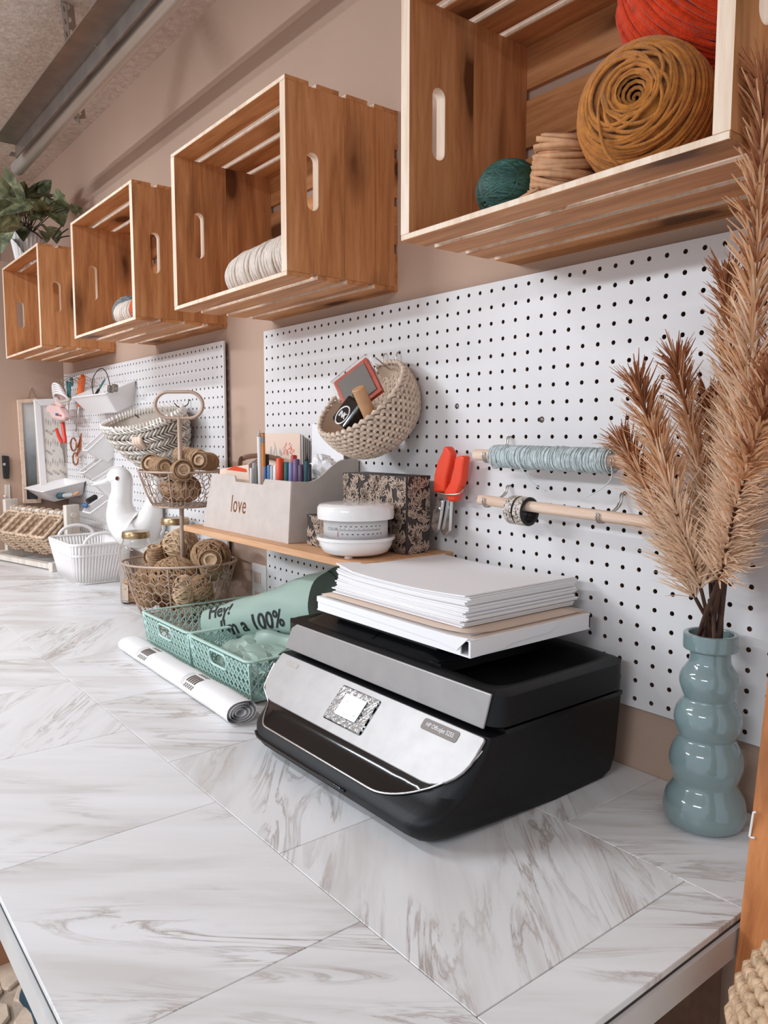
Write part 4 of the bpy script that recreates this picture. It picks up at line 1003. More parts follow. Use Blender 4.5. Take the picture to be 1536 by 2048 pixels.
pampas('tallest pampas plume, rising in front of the crate', [(1452, 1100, -.09), (1490, 850, -.14), (1512, 550, -.17), (1530, 150, -.20)], .39, 1, 950, 7, strand=.045)
pampas('broad pale pampas plume leaning forward over the vase', [(1440, 1150, -.12), (1468, 1030, -.17), (1505, 900, -.21), (1550, 760, -.24)], .39, 1, 700, 8)
pampas('pampas plume bending toward the leaning plank', [(1450, 1140, -.09), (1490, 980, -.12), (1535, 820, -.14), (1575, 660, -.15)], .39, 1, 600, 9)
for dx_, lab in ((.010, 'bare brown cut stem at the front of the vase mouth'), (-.002, 'bare brown cut stem at the back of the vase mouth')):
    b_ = mouth + Vector((dx_, .006 * (1 if dx_ < 0 else -1), -.035)); t_ = at(1452, 1130, -.055 + dx_) if dx_ > 0 else at(1436, 1100, -.05)
    tag(MB().tube(smooth_path([b_, b_ * .5 + t_ * .5, t_], 12), [.0036] * 11 + [.003], 7).build('cut_stem', 'stemb', smooth=True, loc=tuple(b_)), lab, 'stem', 'cut stems in the vase')

# ================================================================ mint baskets
MAT.update(mint=mat('mint_plastic', (184, 212, 202), .42, var=.03), bag=mat('green_poly', (150, 170, 158), .35, spec=.5, bump=.25, bscale=30), bag_d=mat('green_poly_wrap', (150, 170, 158), .35, spec=.5, bump=.25, bscale=30))
def clip_seg(p, q, u0, u1, v0, v1):
    t0, t1 = 0.0, 1.0; d = (q[0] - p[0], q[1] - p[1])
    for k, a, b in ((0, u0, u1), (1, v0, v1)):
        if abs(d[k]) < 1e-9:
            if p[k] < a or p[k] > b: return None
        else:
            x, y = (a - p[k]) / d[k], (b - p[k]) / d[k]
            if x > y: x, y = y, x
            t0, t1 = max(t0, x), min(t1, y)
    if t1 - t0 < 1e-4: return None
    f = lambda t: (p[0] + d[0] * t, p[1] + d[1] * t)
    return f(t0), f(t1)
def lattice(mb, u0, u1, v0, v1, sp, fn, hole=None, r=.0014):
    segs = []
    k = int((u1 - u0) / sp) + 1
    for i in range(k + 1): segs.append(((u0 + i * sp, v0), (u0 + i * sp, v1)))
    H = v1 - v0; sl = 1.0
    for i in range(-int(H / sp) - 2, k + 3):
        segs.append(((u0 + i * sp, v0), (u0 + i * sp + H * sl, v1))); segs.append(((u0 + i * sp + H * sl, v0), (u0 + i * sp, v1)))
    for p, q in segs:
        c = clip_seg(p, q, u0, u1, v0, v1)
        if not c: continue
        parts = [c]
        if hole:
            h = clip_seg(c[0], c[1], *hole)
            if h: parts = [(c[0], h[0]), (h[1], c[1])]
        for a, b in parts:
            if math.hypot(a[0] - b[0], a[1] - b[1]) > .002: mb.tube([fn(*a), fn(*b)], r, 4, caps=False)
def mint_basket(label, x0, x1, y0, y1, H):
    root = thing('plastic_basket', label, 'basket', ((x0 + x1) / 2, (y0 + y1) / 2, TZ), 0, 'mint plastic baskets')
    tp = .010
    def wallfn(side):
        def fn(u, v):
            k = tp * (1 - v / H)
            if side == 'f': return (x0 + k + (x1 - x0 - 2 * k) * u, y0 + k, TZ + v)
            if side == 'b': return (x0 + k + (x1 - x0 - 2 * k) * u, y1 - k, TZ + v)
            if side == 'l': return (x0 + k, y0 + k + (y1 - y0 - 2 * k) * u, TZ + v)
            return (x1 - k, y0 + k + (y1 - y0 - 2 * k) * u, TZ + v)
        return fn
    for sd, W_ in (('f', x1 - x0), ('b', x1 - x0), ('l', y1 - y0), ('r', y1 - y0)):
        fn = wallfn(sd); mb = MB(); hole = None
        if sd in 'fb': hole = (W_ / 2 - .036, W_ / 2 + .036, H * .48, H * .82)
        g = lambda u, v, fn=fn, W_=W_: fn(u / W_, v)
        lattice(mb, 0, W_, .006, H - .012, .0165, g, hole)
        o = mb.build('lattice', 'mint', root); o['kind'] = 'stuff'
        if hole:
            c = rrect(hole[0], hole[1], hole[2], hole[3], .012, 6)
            MB().tube([g(*q) for q in c], .0028, 6, closed=True).build('handle_rim', 'mint', root, smooth=True)
    for z, r_, nm in ((H - .006, .0058, 'rim'), (.004, .004, 'foot_rim')):
        k = tp * (1 - z / H); c = rrect(x0 + k, x1 - k, y0 + k, y1 - k, .014, 6)
        MB().tube([(u, v, TZ + z) for u, v in c], r_, 6, closed=True, flat=.35 if nm == 'rim' else .8).build(nm, 'mint', root, smooth=True)
    MB().prism(rrect(x0 + tp, x1 - tp, y0 + tp, y1 - tp, .014), TZ + .001, TZ + .003, lambda u, v, t: (u, v, t)).build('floor_panel', 'mint', root)
    for cx, cy in ((x0, y0), (x1, y0), (x0, y1), (x1, y1)):
        sx, sy = (1 if cx == x0 else -1), (1 if cy == y0 else -1)
        MB().tube([(cx + sx * (tp + .004), cy + sy * (tp + .004), TZ + .003), (cx + sx * .004, cy + sy * .004, TZ + H - .008)], .004, 8).build('corner_post', 'mint', root, smooth=True)
    return root
mint_basket('mint lattice basket holding the rolled green mailer, beside the wire stand', -.062, .181, -.288, -.010, .083)
mint_basket('mint lattice basket pushed against the printer, holding folded green bags', .186, .432, -.290, -.012, .083)
# rolled green mailer with print
bg_ = thing('poly_mailer', 'rolled sage green mailer bag with black lettering across two baskets', 'mailer bag', (.25, -.14, .96))
A, B = Vector((.085, -.195, .970)), Vector((.405, -.118, 1.062))
AX = (B - A); AL = AX.length; AX.normalize()
toC = (Vector(CAM) - (A + B) / 2); SD = AX.cross(toC).normalized(); UPV = SD.cross(AX).normalized()
if SD.z < 0: SD = -SD; 
def roll(s, a, e=0):
    r = (.033 + .024 * s) ; fl_ = .62 + .2 * s
    wob = 1 + .04 * math.sin(3 * a + 9 * s) + .03 * math.sin(5 * a - 14 * s)
    return A + AX * (AL * s) + (SD * math.cos(a) * (r + e) + UPV * math.sin(a) * (r * fl_ + e)) * wob
MB().grid(lambda i, j: tuple(roll(j * 1.05 - .02, i * 2 * PI)), 40, 30, cu=True).build('roll', 'bag', bg_, smooth=True)
MB().grid(lambda i, j: tuple(roll(.90 + .18 * j + .05 * math.sin(i * 2 * PI + 1), i * 2 * PI * .72 - .9, .0028)), 30, 10).build('outer_wrap', 'bag_d', bg_, smooth=True)
mb = MB(); c_ = A + AX * (AL * 1.03); mb.grid(lambda i, j: tuple(c_ + (roll(1.03, i * 2 * PI) - c_) * (1 - j) - AX * (.02 * j)), 30, 6, cu=True); mb.build('end_fold', 'bag_d', bg_, smooth=True)
def onroll(u, v):
    s = .50 + u / AL; a0 = PI / 2; r = .033 + .024 * s
    # v runs up along SD (screen up): angle from UPV towards SD
    return tuple(roll(s, a0 - v / r * 1.0, .0012))
text_mesh("Hey!", .043, lambda u, v: onroll(u - .108, v + .028), 'lettering', 'inkblack', bg_, bold=.0008, sub=4)
text_mesh("I'm a 100%", .047, lambda u, v: onroll(u - .004, v - .013), 'lettering', 'inkblack', bg_, bold=.0008, sub=4)
text_mesh("recycled", .044, lambda u, v: onroll(u + .0, v - .052), 'lettering', 'inkblack', bg_, bold=.0008, sub=4)
def folded(name, label, c, rx, ry, rz, seed, m, amp=.8):
    mb = MB(); crumple(mb, c, rx, ry, rz, amp, 26, 18, seed); return tag(mb.build(name, m, loc=(c[0], c[1], c[2] - rz)), label, 'mailer bag', 'green mailer bags')
folded('poly_mailer', 'crumpled pale green mailer bags filling the mint basket by the printer', (.315, -.20, TZ + .040), .10, .075, .036, 5, 'bag', .8)
folded('poly_mailer', 'pale green bag corner folded up behind the rolled mailer', (.09, -.075, TZ + .048), .08, .045, .042, 9, 'bag', .7)
for q, (cx_, cy_, rz_, t_) in enumerate(((.345, -.205, 25, 24), (.385, -.185, -12, 18))):
    M_ = Matrix.Translation((cx_, cy_, TZ + .074)) @ (rotm('Z', rz_) @ rotm('X', t_) @ rotm('Y', -8)).to_4x4()
    mb = MB().grid(lambda i, j: tuple(M_ @ Vector(((i - .5) * .10, (j - .5) * .075, .006 * math.sin(i * 6 + q * 2) + .005 * math.sin(j * 7)))), 14, 10)
    o = mb.build('poly_mailer', 'bag', smooth=True, loc=(cx_, cy_, TZ + .08)); o.modifiers.new('s', 'SOLIDIFY').thickness = .002
    tag(o, ('upper folded green bag sticking out of the basket by the printer', 'lower folded green bag touching the printer side')[q], 'mailer bag', 'green mailer bags')
# rolled white mailers with brown print
wr = thing('rolled_mailer', 'flattened roll of white mailers with brown printed emblems, lying in front of the baskets', 'mailer roll', (.23, -.335, TZ))
A2, B2 = Vector((-.045, -.322, TZ)), Vector((.495, -.336, TZ))
D2 = (B2 - A2).normalized(); N2 = Vector((-D2.y, D2.x, 0))
def wroll(s, a, e=0):
    x = math.cos(a); z = math.sin(a); hw, hh_ = .026, .0145 + .004 * s
    x = math.copysign(abs(x) ** .8, x); z = math.copysign(abs(z) ** .9, z)
    w_ = 1 + .02 * math.sin(7 * s + 2 * a) + .025 * math.sin(23 * s + a)
    return A2 + (B2 - A2) * s + N2 * (x * (hw * w_ + e)) + Vector((0, 0, hh_ + .0005 + z * (hh_ + e) * (w_ if z > 0 else 1)))
MB().grid(lambda i, j: tuple(wroll(j, i * 2 * PI)), 40, 60, cu=True).build('outer_sheet', 'paper', wr, smooth=True)
for f_ in (.80, .58, .36):
    MB().grid(lambda i, j: tuple(wroll(.93 + .07 * j, 0) * 0 + (A2 + (B2 - A2) * (.93 + .072 * j)) + N2 * (math.cos(i * 2 * PI) * .026 * f_ - .004 * (1 - f_)) + Vector((0, 0, .0185 + math.sin(i * 2 * PI) * .0175 * f_))), 28, 3, cu=True).build('inner_turn', 'paper', wr, smooth=True)
MB().grid(lambda i, j: tuple((A2 + (B2 - A2) * .955) + N2 * (math.cos(i * 2 * PI) * .0255 * j) + Vector((0, 0, .0187 + math.sin(i * 2 * PI) * .0178 * j))), 28, 3, cu=True).build('core_end', 'paper_edge', wr)
MAT['brownprint'] = mat('brown_print', (96, 76, 64), .7)
def onw(s, a): return tuple(wroll(s, a, .0007))
for s0, lab in ((.235, 'a'), (.665, 'b')):
    mb = MB()
    for q in range(5):
        ds = .0155 * q; mb.grid(lambda i, j: onw(s0 + ds + .009 * i, math.radians(92 + 46 * j)), 2, 8)
    for q in range(5):
        ds = .015 * q; mb.grid(lambda i, j: onw(s0 + .004 + ds + .006 * i + .006 * math.sin(j * 6), math.radians(146 + 26 * j)), 2, 6)
    for q in range(4):
        mb.grid(lambda i, j: onw(s0 + .002 + .018 * q + .007 * i + .004 * math.sin(j * 5), math.radians(72 + 14 * j)), 2, 6)
    for off in (-.016, -.030):
        mb.grid(lambda i, j: onw(s0 + off * (1 - .25 * j) + .0015 * i, math.radians(88 + 84 * j)), 2, 14)
    mb.build('printed_emblem', 'brownprint', wr)

# ================================================================ right edge: leaning plank and jute basket
pk = thing('wooden_plank', 'orange-brown wooden plank leaning on the wall at the bench end', 'plank', (1.285, -.32, 0))
yl = lambda z: -.205 - (.91 - z) * .13
MB().prism([(0, yl(0)), (1.9, yl(1.9))], 0, 1, lambda u, v, t: (0, 0, 0)) if False else None
MB().add([(x, yl(z) + dy, z) for z in (0, 2.3) for dy in (0, .022) for x in (1.2445 + .004 * (z > 1), 1.325)], [(0, 1, 5, 4), (2, 6, 7, 3), (0, 4, 6, 2), (1, 3, 7, 5), (4, 5, 7, 6), (0, 2, 3, 1)]).build('board', 'plank', pk, bev=.002)
q = [at(1512, 1624, -.195), at(1507, 1625, -.195), at(1499, 1672, -.195), at(1503, 1675, -.195), at(1510, 1676, -.195)]
MB().tube(q, .0012, 6).build('wire_staple', 'white_wire', pk, smooth=True)
jb, _ = crochet_bowl('jute_basket', 'chunky crocheted jute basket hanging at the end of the bench', (1.392, -.268, .905), (.45, .55, .62), .092, .105, 9, 36, 'jute_l', sr=.0062)
MB().tube(smooth_path([(1.315, -.19, 1.0), (1.32, -.205, .995), (1.325, -.215, .975), (1.335, -.235, .94)], 14), .0018, 6).build('hanging_loop', 'jute', jb, smooth=True)
# ================================================================ under the bench
ub = thing('cardboard_box', 'large brown cardboard box standing on the stone floor under the bench', 'box', (-.75, -.4, 0))
MB().box(-1.0, -.497, -.62, -.08, 0.009, .62).build('carton', mat('carton_brown', (176, 122, 92), .8, var=.06), ub, bev=.003)
MB().box(-1.0, -.4965, -.36, -.34, .6, .6215).build('tape', 'cream', ub)
tt = thing('fabric_tote', 'dark teal folded fabric tote on the stone floor under the bench', 'tote', (-.28, -.42, 0))
mb = MB(); mb.grid(lambda i, j: (-.30 + .11 * math.cos(i * 2 * PI) * (1 - .25 * j) + .012 * math.sin(8 * j + 9 * i), -.44 + .075 * math.sin(i * 2 * PI) * (1 - .3 * j) + .008 * math.sin(11 * i * PI), .008 + .17 * j - .03 * j * math.cos(i * 2 * PI)), 36, 10, cu=True)
mb.build('body', mat('teal_cloth', (34, 62, 76), .9, var=.15, vscale=30), tt, smooth=True)
MB().tube(smooth_path([(-.36, -.43, .15), (-.33, -.45, .19), (-.27, -.45, .19), (-.24, -.43, .15)], 16), .008, 6, flat=.3).build('strap', mat('teal_strap', (28, 52, 64), .9), tt, smooth=True)

# finer grouping of the printer's parts
_b = [o for o in pn.children if o.name.split('.')[0] == 'body'][0]
for o in list(pn.children):
    k = o.name.split('.')[0]
    if k in ('output_slot', 'chrome_trim', 'tray_lip'): o.parent = _b
    elif k in ('silver_strip', 'lid_gap'): o.parent = lid
    elif k in ('cover_seam', 'feeder_base', 'paper_tray'): o.parent = [q for q in pn.children if q.name.startswith('feeder_cover')][0]
# ================================================================ far left of the bench
def atx(px, py, X):
    d = Rr * ((px - 768) / 1537.62) + Dn * ((py - 1024) / 1537.62) + Fw
    return Vector(CAM) + d * ((X - CAM[0]) / d.x)
MAT.update(taupe=mat('taupe_wire', (186, 160, 142), .45, .2), brass=mat('brass_lid', (168, 140, 104), .3, .85), sea=mat('seagrass', (204, 176, 150), .9, var=.28, vscale=70, bump=.5, bscale=300, spec=.15), sea_in=mat('seagrass_inside', (204, 176, 150), .9),
           weave_w=mat('weave_cream', (232, 224, 214), .8, var=.05, vscale=60), weave_t=mat('weave_taupe', (190, 176, 162), .85, var=.1, vscale=60), pink=mat('pink_plastic', (232, 194, 188), .4), tealp=mat('teal_handle', (62, 122, 122), .4),
           redgrip=mat('red_grip', (222, 62, 40), .4), orangeh=mat('orange_handle', (230, 104, 30), .3, coat=.4), copper=mat('copper_metal', (196, 128, 92), .3, .9), canvas=None, leafg=None)
# ---- two-tier wire stand
TC = Vector((-.215, -.135, 0))
ws = thing('tiered_wire_stand', 'two-tier taupe chicken-wire basket stand with an oval loop handle', 'wire basket', (TC.x, TC.y, TZ))
def tier(nm, z0, z1, a0, b0, a1, b1, nang, rows, rise=0.0, cy=0):
    f = lambda t: .5 - .5 * math.cos(PI * t) * .35 - (.5 - t) * .65
    def sp(a, t):
        k = t ** .75; A_ = a0 + (a1 - a0) * k; B_ = b0 + (b1 - b0) * k
        return (TC.x + A_ * math.cos(a), TC.y + cy + B_ * math.sin(a), z0 + (z1 - z0) * t + rise * t * (math.cos(a)))
    bk = MB(); da = 2 * PI / nang; hgt = 1.0 / (rows * 1.5)
    wires = MB()
    for r in range(rows):
        tb = (r * 1.5) * hgt
        for q in range(nang):
            a = (q + .5 * (r % 2)) * da
            p0 = sp(a - da / 2, min(1, tb + .5 * hgt)); p1 = sp(a, min(1, tb)); p2 = sp(a + da / 2, min(1, tb + .5 * hgt)); p3 = sp(a + da / 2, min(1, tb + 1.5 * hgt))
            wires.tube([p0, p1, p2], .0011, 4, caps=False); wires.tube([p2, p3], .0011, 4, caps=False)
    o = wires.build(nm + '_mesh', 'taupe', ws); o['kind'] = 'stuff'
    th = np.linspace(0, 2 * PI, 64, endpoint=False)
    MB().tube([sp(a, 1) for a in th], .0028, 6, closed=True).build(nm + '_rim', 'taupe', ws, smooth=True)
    MB().tube([sp(a, 0) for a in th], .0024, 6, closed=True).build(nm + '_base_ring', 'taupe', ws, smooth=True)
    MB().lathe([(.001, 0), (1, 0), (1, .002), (.001, .002)], 40, (TC.x, TC.y + cy, z0 - .001), Matrix.Diagonal((a0, b0, 1))).build(nm + '_floor', 'taupe', ws)
    for a in (-.75, PI + .6, 1.4, 4.5):
        MB().tube([sp(a, t) for t in np.linspace(0, 1, 8)], .0018, 5).build(nm + '_rib', 'taupe', ws, smooth=True)
tier('lower', TZ + .006, 1.066, .115, .075, .190, .125, 34, 7, .012)
tier('upper', 1.203, 1.288, .078, .066, .116, .098, 26, 4, .0, .012)
MB().tube([(TC.x, TC.y + .012, TZ + .004), (TC.x, TC.y + .012, 1.418)], .0055, 10).build('post', 'taupe', ws, smooth=True)
EH = Vector((.6187, .7856, 0)).normalized()
hp = [tuple(Vector((TC.x, TC.y + .012, 1.448)) + EH * ((.024 if math.cos(t) > 0 else -.024) + .034 * math.cos(t)) + Vector((0, 0, .032 * math.sin(t)))) for t in np.linspace(-PI / 2, 3 * PI / 2, 48, endpoint=False)]
MB().tube(hp, .0045, 8, closed=True).build('loop_handle', 'taupe', ws, smooth=True)
for a in (-2.2, -.9, .9, 2.2): MB().ell((TC.x + .1 * math.cos(a), TC.y + .065 * math.sin(a), TZ + .004), (.006, .006, .004), 8, 6).build('foot', 'taupe', ws, smooth=True)
# ---- twine in the stand
def spool(label, c, ax, L, r, m='jute', seed=0):
    root = thing('twine_spool', label, 'twine', tuple(c), 0, 'jute twine in the wire stand')
    mb = MB(); wound(mb, c, ax, L, r, int(L / .0017), .0019, .06, 12, 20, 4, rmin=r * .7, seed=seed, ends=False, core=True)
    mb.build('windings', m, root, smooth=True)
    A_ = Vector(ax).normalized(); c = Vector(c)
    q = A_.to_track_quat('Z', 'Y').to_matrix()
    MB().lathe([(r * .42, -L * 1.04), (r * .62, -L * 1.04), (r * .62, L * 1.04), (r * .42, L * 1.04)], 16, tuple(c), q, closed=True).build('core_tube', 'jute_l', root, smooth=True, auto=40)
    MB().lathe([(r * .43, -L * .9), (r * .43, L * .9)], 14, tuple(c), q).build('hollow', 'jute_l', root)
    return root
def tball(label, c, r, sq=(1, 1, 1), m='jute', seed=0, n=46, sr=.0019):
    mb = MB(); ball(mb, c, r, n, sr, sq, 24, 4, seed, jit=.07)
    return tag(mb.build('twine_ball', m, smooth=True, loc=tuple(c)), label, 'twine', 'jute twine in the wire stand')
tball('big loose jute hank at the front of the lower wire basket', (-.165, -.165, 1.030), .062, (1.15, .85, .8), 'jute', 1, 70)
tball('pale jute ball on top beside the stand post, lower basket', (-.268, -.105, 1.092), .043, (1, 1, 1), 'jute_l', 2, 60)
tball('tangled brown jute ball under the shelf end, lower basket', (-.115, -.095, 1.086), .044, (1.1, 1, .85), 'jute', 3, 60)
tball('small pale hank pressed to the mesh rib, lower basket', (-.085, -.178, 1.015), .028, (.9, .9, 1.25), 'jute_l', 4, 40)
tball('jute ball deep in the lower basket, under the upright spool', (-.285, -.14, .974), .040, (1.1, .9, .9), 'jute', 5)
tball('jute ball at the basket floor under the big hank', (-.195, -.12, .960), .042, (1.2, .9, .9), 'jute', 6)
tball('jute ball against the mesh under the hollow spools, lower basket', (-.345, -.165, 1.005), .034, (1, .9, .9), 'jute', 21)
tball('jute ball low at the front mesh, between hank and spools', (-.245, -.205, .985), .034, (1.2, .8, .9), 'jute', 22)
tball('pale jute hank low at the mint basket end', (-.115, -.13, .985), .036, (1, 1, .9), 'jute_l', 23)
tball('jute ball under the far cone, lower basket', (-.070, -.145, 1.022), .030, (1, .9, .9), 'jute', 24)
spool('jute spool lying deep behind the pale ball, lower basket', (-.225, -.06, 1.06), (1, .2, .1), .04, .024, 'jute', 25)
spool('upright jute spool leaning out of the lower basket', (-.296, -.158, 1.050), (.22, -.12, 1), .046, .021, 'jute', 7)
spool('jute spool with its dark hollow end showing at the basket edge', (-.350, -.135, 1.058), (.62, -.74, .18), .032, .023, 'jute', 8)
spool('second hollow-ended jute spool, just above the first', (-.318, -.105, 1.086), (.62, -.74, .22), .032, .021, 'jute', 9)
spool('jute cone lying at the far end of the lower basket', (-.062, -.12, 1.072), (.7, -.4, .5), .034, .026, 'jute', 10)
spool('jute spool pointing its dark hollow at the room, upper basket', (-.296, -.150, 1.298), (.60, -.76, .22), .036, .023, 'jute', 11)
spool('jute spool lying along the front rim of the upper basket', (-.222, -.170, 1.300), (1, -.15, -.02), .042, .020, 'jute', 12)
spool('fat jute spool at the end of the upper basket', (-.148, -.150, 1.290), (1, -.3, .12), .044, .024, 'jute', 13)
spool('pale jute spool behind the post, upper basket', (-.225, -.095, 1.322), (.9, .35, -.1), .035, .021, 'jute_l', 14)
spool('dark-cored jute spool beside the post, upper basket', (-.155, -.085, 1.312), (.62, -.74, .1), .034, .021, 'jute', 15)
tball('jute ball filling the bottom of the upper basket', (-.232, -.13, 1.243), .034, (1.3, 1, .9), 'jute', 16)
tball('second jute ball in the bottom of the upper basket', (-.178, -.125, 1.245), .033, (1, 1, .9), 'jute', 17)
# ---- jars
def jar(label, c, r, h, fill):
    root = thing('mason_jar', label, 'jar', (c[0], c[1], TZ), 0, 'glass jars with brass lids')
    out = [(r * .92, .0), (r, .006), (r, h * .68), (r * .97, h * .76), (r * .84, h * .83), (r * .76, h * .86), (r * .76, h * .985)]
    inn = [(q - .0022, max(z, .004)) for q, z in out[::-1]]; inn[-1] = (r * .85, .004)
    MB().lathe([(.001, .0)] + out + inn + [(.001, .004)], 40, (c[0], c[1], TZ + .0008)).build('glass', 'glass', root, smooth=True, auto=60)
    MB().lathe([(.001, h), (r * .76, h), (r * .80, h - .003), (r * .81, h - .018), (r * .77, h - .018)], 40, (c[0], c[1], TZ)).build('lid', 'brass', root, smooth=True, auto=40)
    MB().tube([(c[0] + r * .815 * math.cos(t), c[1] + r * .815 * math.sin(t), TZ + h - .012) for t in np.linspace(0, 2 * PI, 40, endpoint=False)], .0012, 5, closed=True).build('lid_band', 'brass', root, smooth=True)
    return root
j1 = jar('clear mason jar with a kraft tag inside, beside the wire stand', (-.512, -.130), .0465, .200, 1)
mb = MB(); wound(mb, (-.512, -.13, TZ + .040), (0, 0, 1), .034, .036, 22, .0024, .2, 4, 20, 4, rmin=.01, seed=31); mb.build('raffia_filling', 'raf_tan', j1, smooth=True)
q = [(-.502, -.168), (-.480, -.160)]; MB().prism([(0, .012), (1, .012), (1, .055), (0, .060)], 0, .0008, lambda u, v, t: (-.512 + .040 * math.cos(-1.75 + u * .75), -.130 + (.040 + t) * math.sin(-1.75 + u * .75), TZ + v)).build('kraft_tag', 'card', j1)
jar('glass jar with a flat brass lid, half hidden behind the wire stand', (-.424, -.052), .0475, .240, 0)
# ---- white slotted basket
def white_basket(x0, x1, y0, y1, H, fl_):
    root = thing('slotted_basket', 'white slotted plastic basket with two arched handles', 'basket', ((x0 + x1) / 2, (y0 + y1) / 2, TZ))
    def ring(t):
        k = fl_ * t; return rrect(x0 - k, x1 + k, y0 - k, y1 + k, .03, 10)
    mb = MB(); rows = [0, .2, .4, .6, .72, .74]
    n_ = len(ring(0)); P0, P1 = ring(0), ring(1)
    # ribs: walk the perimeter evenly
    def per(t, s):
        R_ = ring(t); L_ = [0]
        for i in range(len(R_)): a, b = R_[i], R_[(i + 1) % len(R_)]; L_.append(L_[-1] + math.hypot(a[0] - b[0], a[1] - b[1]))
        d = (s % 1) * L_[-1]
        for i in range(len(R_)):
            if L_[i + 1] >= d: f = (d - L_[i]) / max(1e-9, L_[i + 1] - L_[i]); a, b = R_[i], R_[(i + 1) % len(R_)]; return (a[0] + (b[0] - a[0]) * f, a[1] + (b[1] - a[1]) * f)
        return R_[0]
    K = 84
    for q in range(K):
        mb.tube([(*per(t, q / K), TZ + .004 + (H - .006) * t) for t in (0, .35, .7, 1)], .0047, 6, flat=.8)
    o = mb.build('ribs', 'whitep', root, smooth=True); o['kind'] = 'stuff'
    for t, r_, nm in ((0, .004, 'base_band'), (.72, .0045, 'middle_band'), (1, .0048, 'rim')):
        MB().tube([(*per(t, q / 80), TZ + .004 + (H - .006) * t) for q in range(80)], r_, 6, closed=True).build(nm, 'whitep', root, smooth=True)
    mb = MB()
    MB().grid(lambda i, j: (*per(j * .70, i), TZ + .004 + (H - .006) * j * .70) if (int(i * K) % 1 == 0) else None, 84, 4, cu=True).build('lower_wall', 'whitep', root, smooth=True) if False else None
    MB().prism(ring(0), TZ + .0008, TZ + .004, lambda u, v, t: (u, v, t)).build('floor_panel', 'whitep', root)
    k = fl_
    for xs_ in (x0 - k, x1 + k):
        yc = (y0 + y1) / 2; hw = (y1 - y0) / 2 * .78
        pth = [(xs_, yc + hw * math.cos(t), TZ + H - .002 + .034 * math.sin(t)) for t in np.linspace(0, PI, 20)]
        MB().tube(pth, .0062, 6, flat=.5).build('handle', 'whitep', root, smooth=True)
    return root
white_basket(-1.085, -.855, -.188, -.045, .130, .022)
# ---- rack with hanging seagrass baskets
RA = math.atan2(.115, .44); RO = Vector((-1.60, -.225, TZ))
rk = thing('basket_rack', 'whitewashed wooden rack with a dowel and two end feet', 'rack', tuple(RO), RA, world=False)
RL = .44
for x in (0, RL - .022):
    MB().box(x, x + .022, -.015, .035, .0, .225).build('post', 'whitewood', rk, bev=.002)
    MB().box(x - .001, x + .023, -.075, .085, .0, .032).build('foot', 'whitewood', rk, bev=.002)
MB().box(.0, RL, -.062, -.035, .004, .022).build('rail', 'whitewood', rk, bev=.002)
MB().tube([(-.006, .01, .190), (RL + .006, .01, .190)], .0095, 14).build('rod', 'whitewood', rk, smooth=True, auto=50)
ML = Matrix.Translation(RO) @ Matrix.Rotation(RA, 4, 'Z')
lab4 = ('next to the partition wall', 'second along the rod', 'third along the rod', 'nearest the white slotted basket')
for i in range(4):
    xc = .075 + i * .097
    Mb = ML @ Matrix.Translation((xc, -.048, .150)) @ Matrix.Rotation(math.radians(42), 4, 'X')
    root = thing('seagrass_basket', 'square seagrass basket hanging tilted on the rack, ' + lab4[i], 'basket', tuple(Mb @ Vector((0, 0, -.06))), 0, 'seagrass baskets on the rack')
    mb = MB(); rows = 8; D_ = .105
    def ringp(t, e=0): hw = .0445 - .010 * t + e; return rrect(-hw, hw, -hw - .006, hw + .006, .012, 4)
    for r in range(rows):
        t = r / (rows - 1); c = ringp(t); nn = len(c)
        pts_ = []
        for q in range(nn):
            a, b = c[q], c[(q + 1) % nn]; k = max(1, int(math.hypot(a[0] - b[0], a[1] - b[1]) / .011))
            for s_ in range(k): f = s_ / k; pts_.append((a[0] + (b[0] - a[0]) * f, a[1] + (b[1] - a[1]) * f))
        P = []
        for q, (u, v) in enumerate(pts_):
            w_ = .0022 * (1 if (q + r) % 2 else -1); l_ = math.hypot(u, v) + 1e-9; P.append(tuple(Mb @ Vector((u + u / l_ * w_, v + v / l_ * w_, -D_ * t))))
        mb.tube(P, .0068 if r else .0058, 6, closed=True)
    mb.build('woven_wall', 'sea', root, smooth=True)
    MB().grid(lambda a, b: tuple(Mb @ Vector((*[(lambda c: c[int(a * len(c)) % len(c)])(ringp(b, -.004))][0], -D_ * b))), 16, 5, cu=True).build('lining', 'sea_in', root)
    MB().prism(ringp(1), -D_ - .004, -D_ + .002, lambda u, v, t: tuple(Mb @ Vector((u, v, t)))).build('base', 'sea', root)
    for dx in (-.022, .022):
        MB().tube([tuple(ML @ Vector((xc + dx + .002 * math.sin(t), .006 + .017 * math.cos(t), .184 + .020 * math.sin(t)))) for t in np.linspace(0, 2 * PI, 20, endpoint=False)], .003, 6, closed=True).build('hanging_ring', 'sea', root, smooth=True)
# ---- ceramic gull on the pegboard
gb = at(262, 1040, -.085); E1 = Vector((.6187, .7856, 0)).normalized()
gl = thing('ceramic_gull', 'glossy white ceramic gull with a gold-rimmed eye and raised tail', 'ornament', tuple(gb))
def gp(px, py, dy=0): p = gb + E1 * ((px - 262) / 655.) + Vector((0, 0, -(py - 1040) / 655.)); return p
def clampy(o, ym=-.003):
    for i, v in enumerate(o.v):
        if v[1] > ym: o.v[i] = (v[0], ym, v[2])
    return o
pth = smooth_path([gp(224, 962), gp(236, 956), gp(246, 960), gp(246, 985), gp(242, 1010), gp(246, 1036), gp(262, 1056), gp(282, 1058), gp(298, 1040), gp(307, 1008), gp(313, 975), gp(316, 955)], 80)
rad_ = np.interp(np.linspace(0, 11, 80), range(12), [v / 655. for v in (11, 19, 21, 20, 24, 32, 38, 36, 27, 17, 12, 6)])
clampy(MB().tube(pth, rad_, 24)).build('body', 'white_gloss', gl, smooth=True)
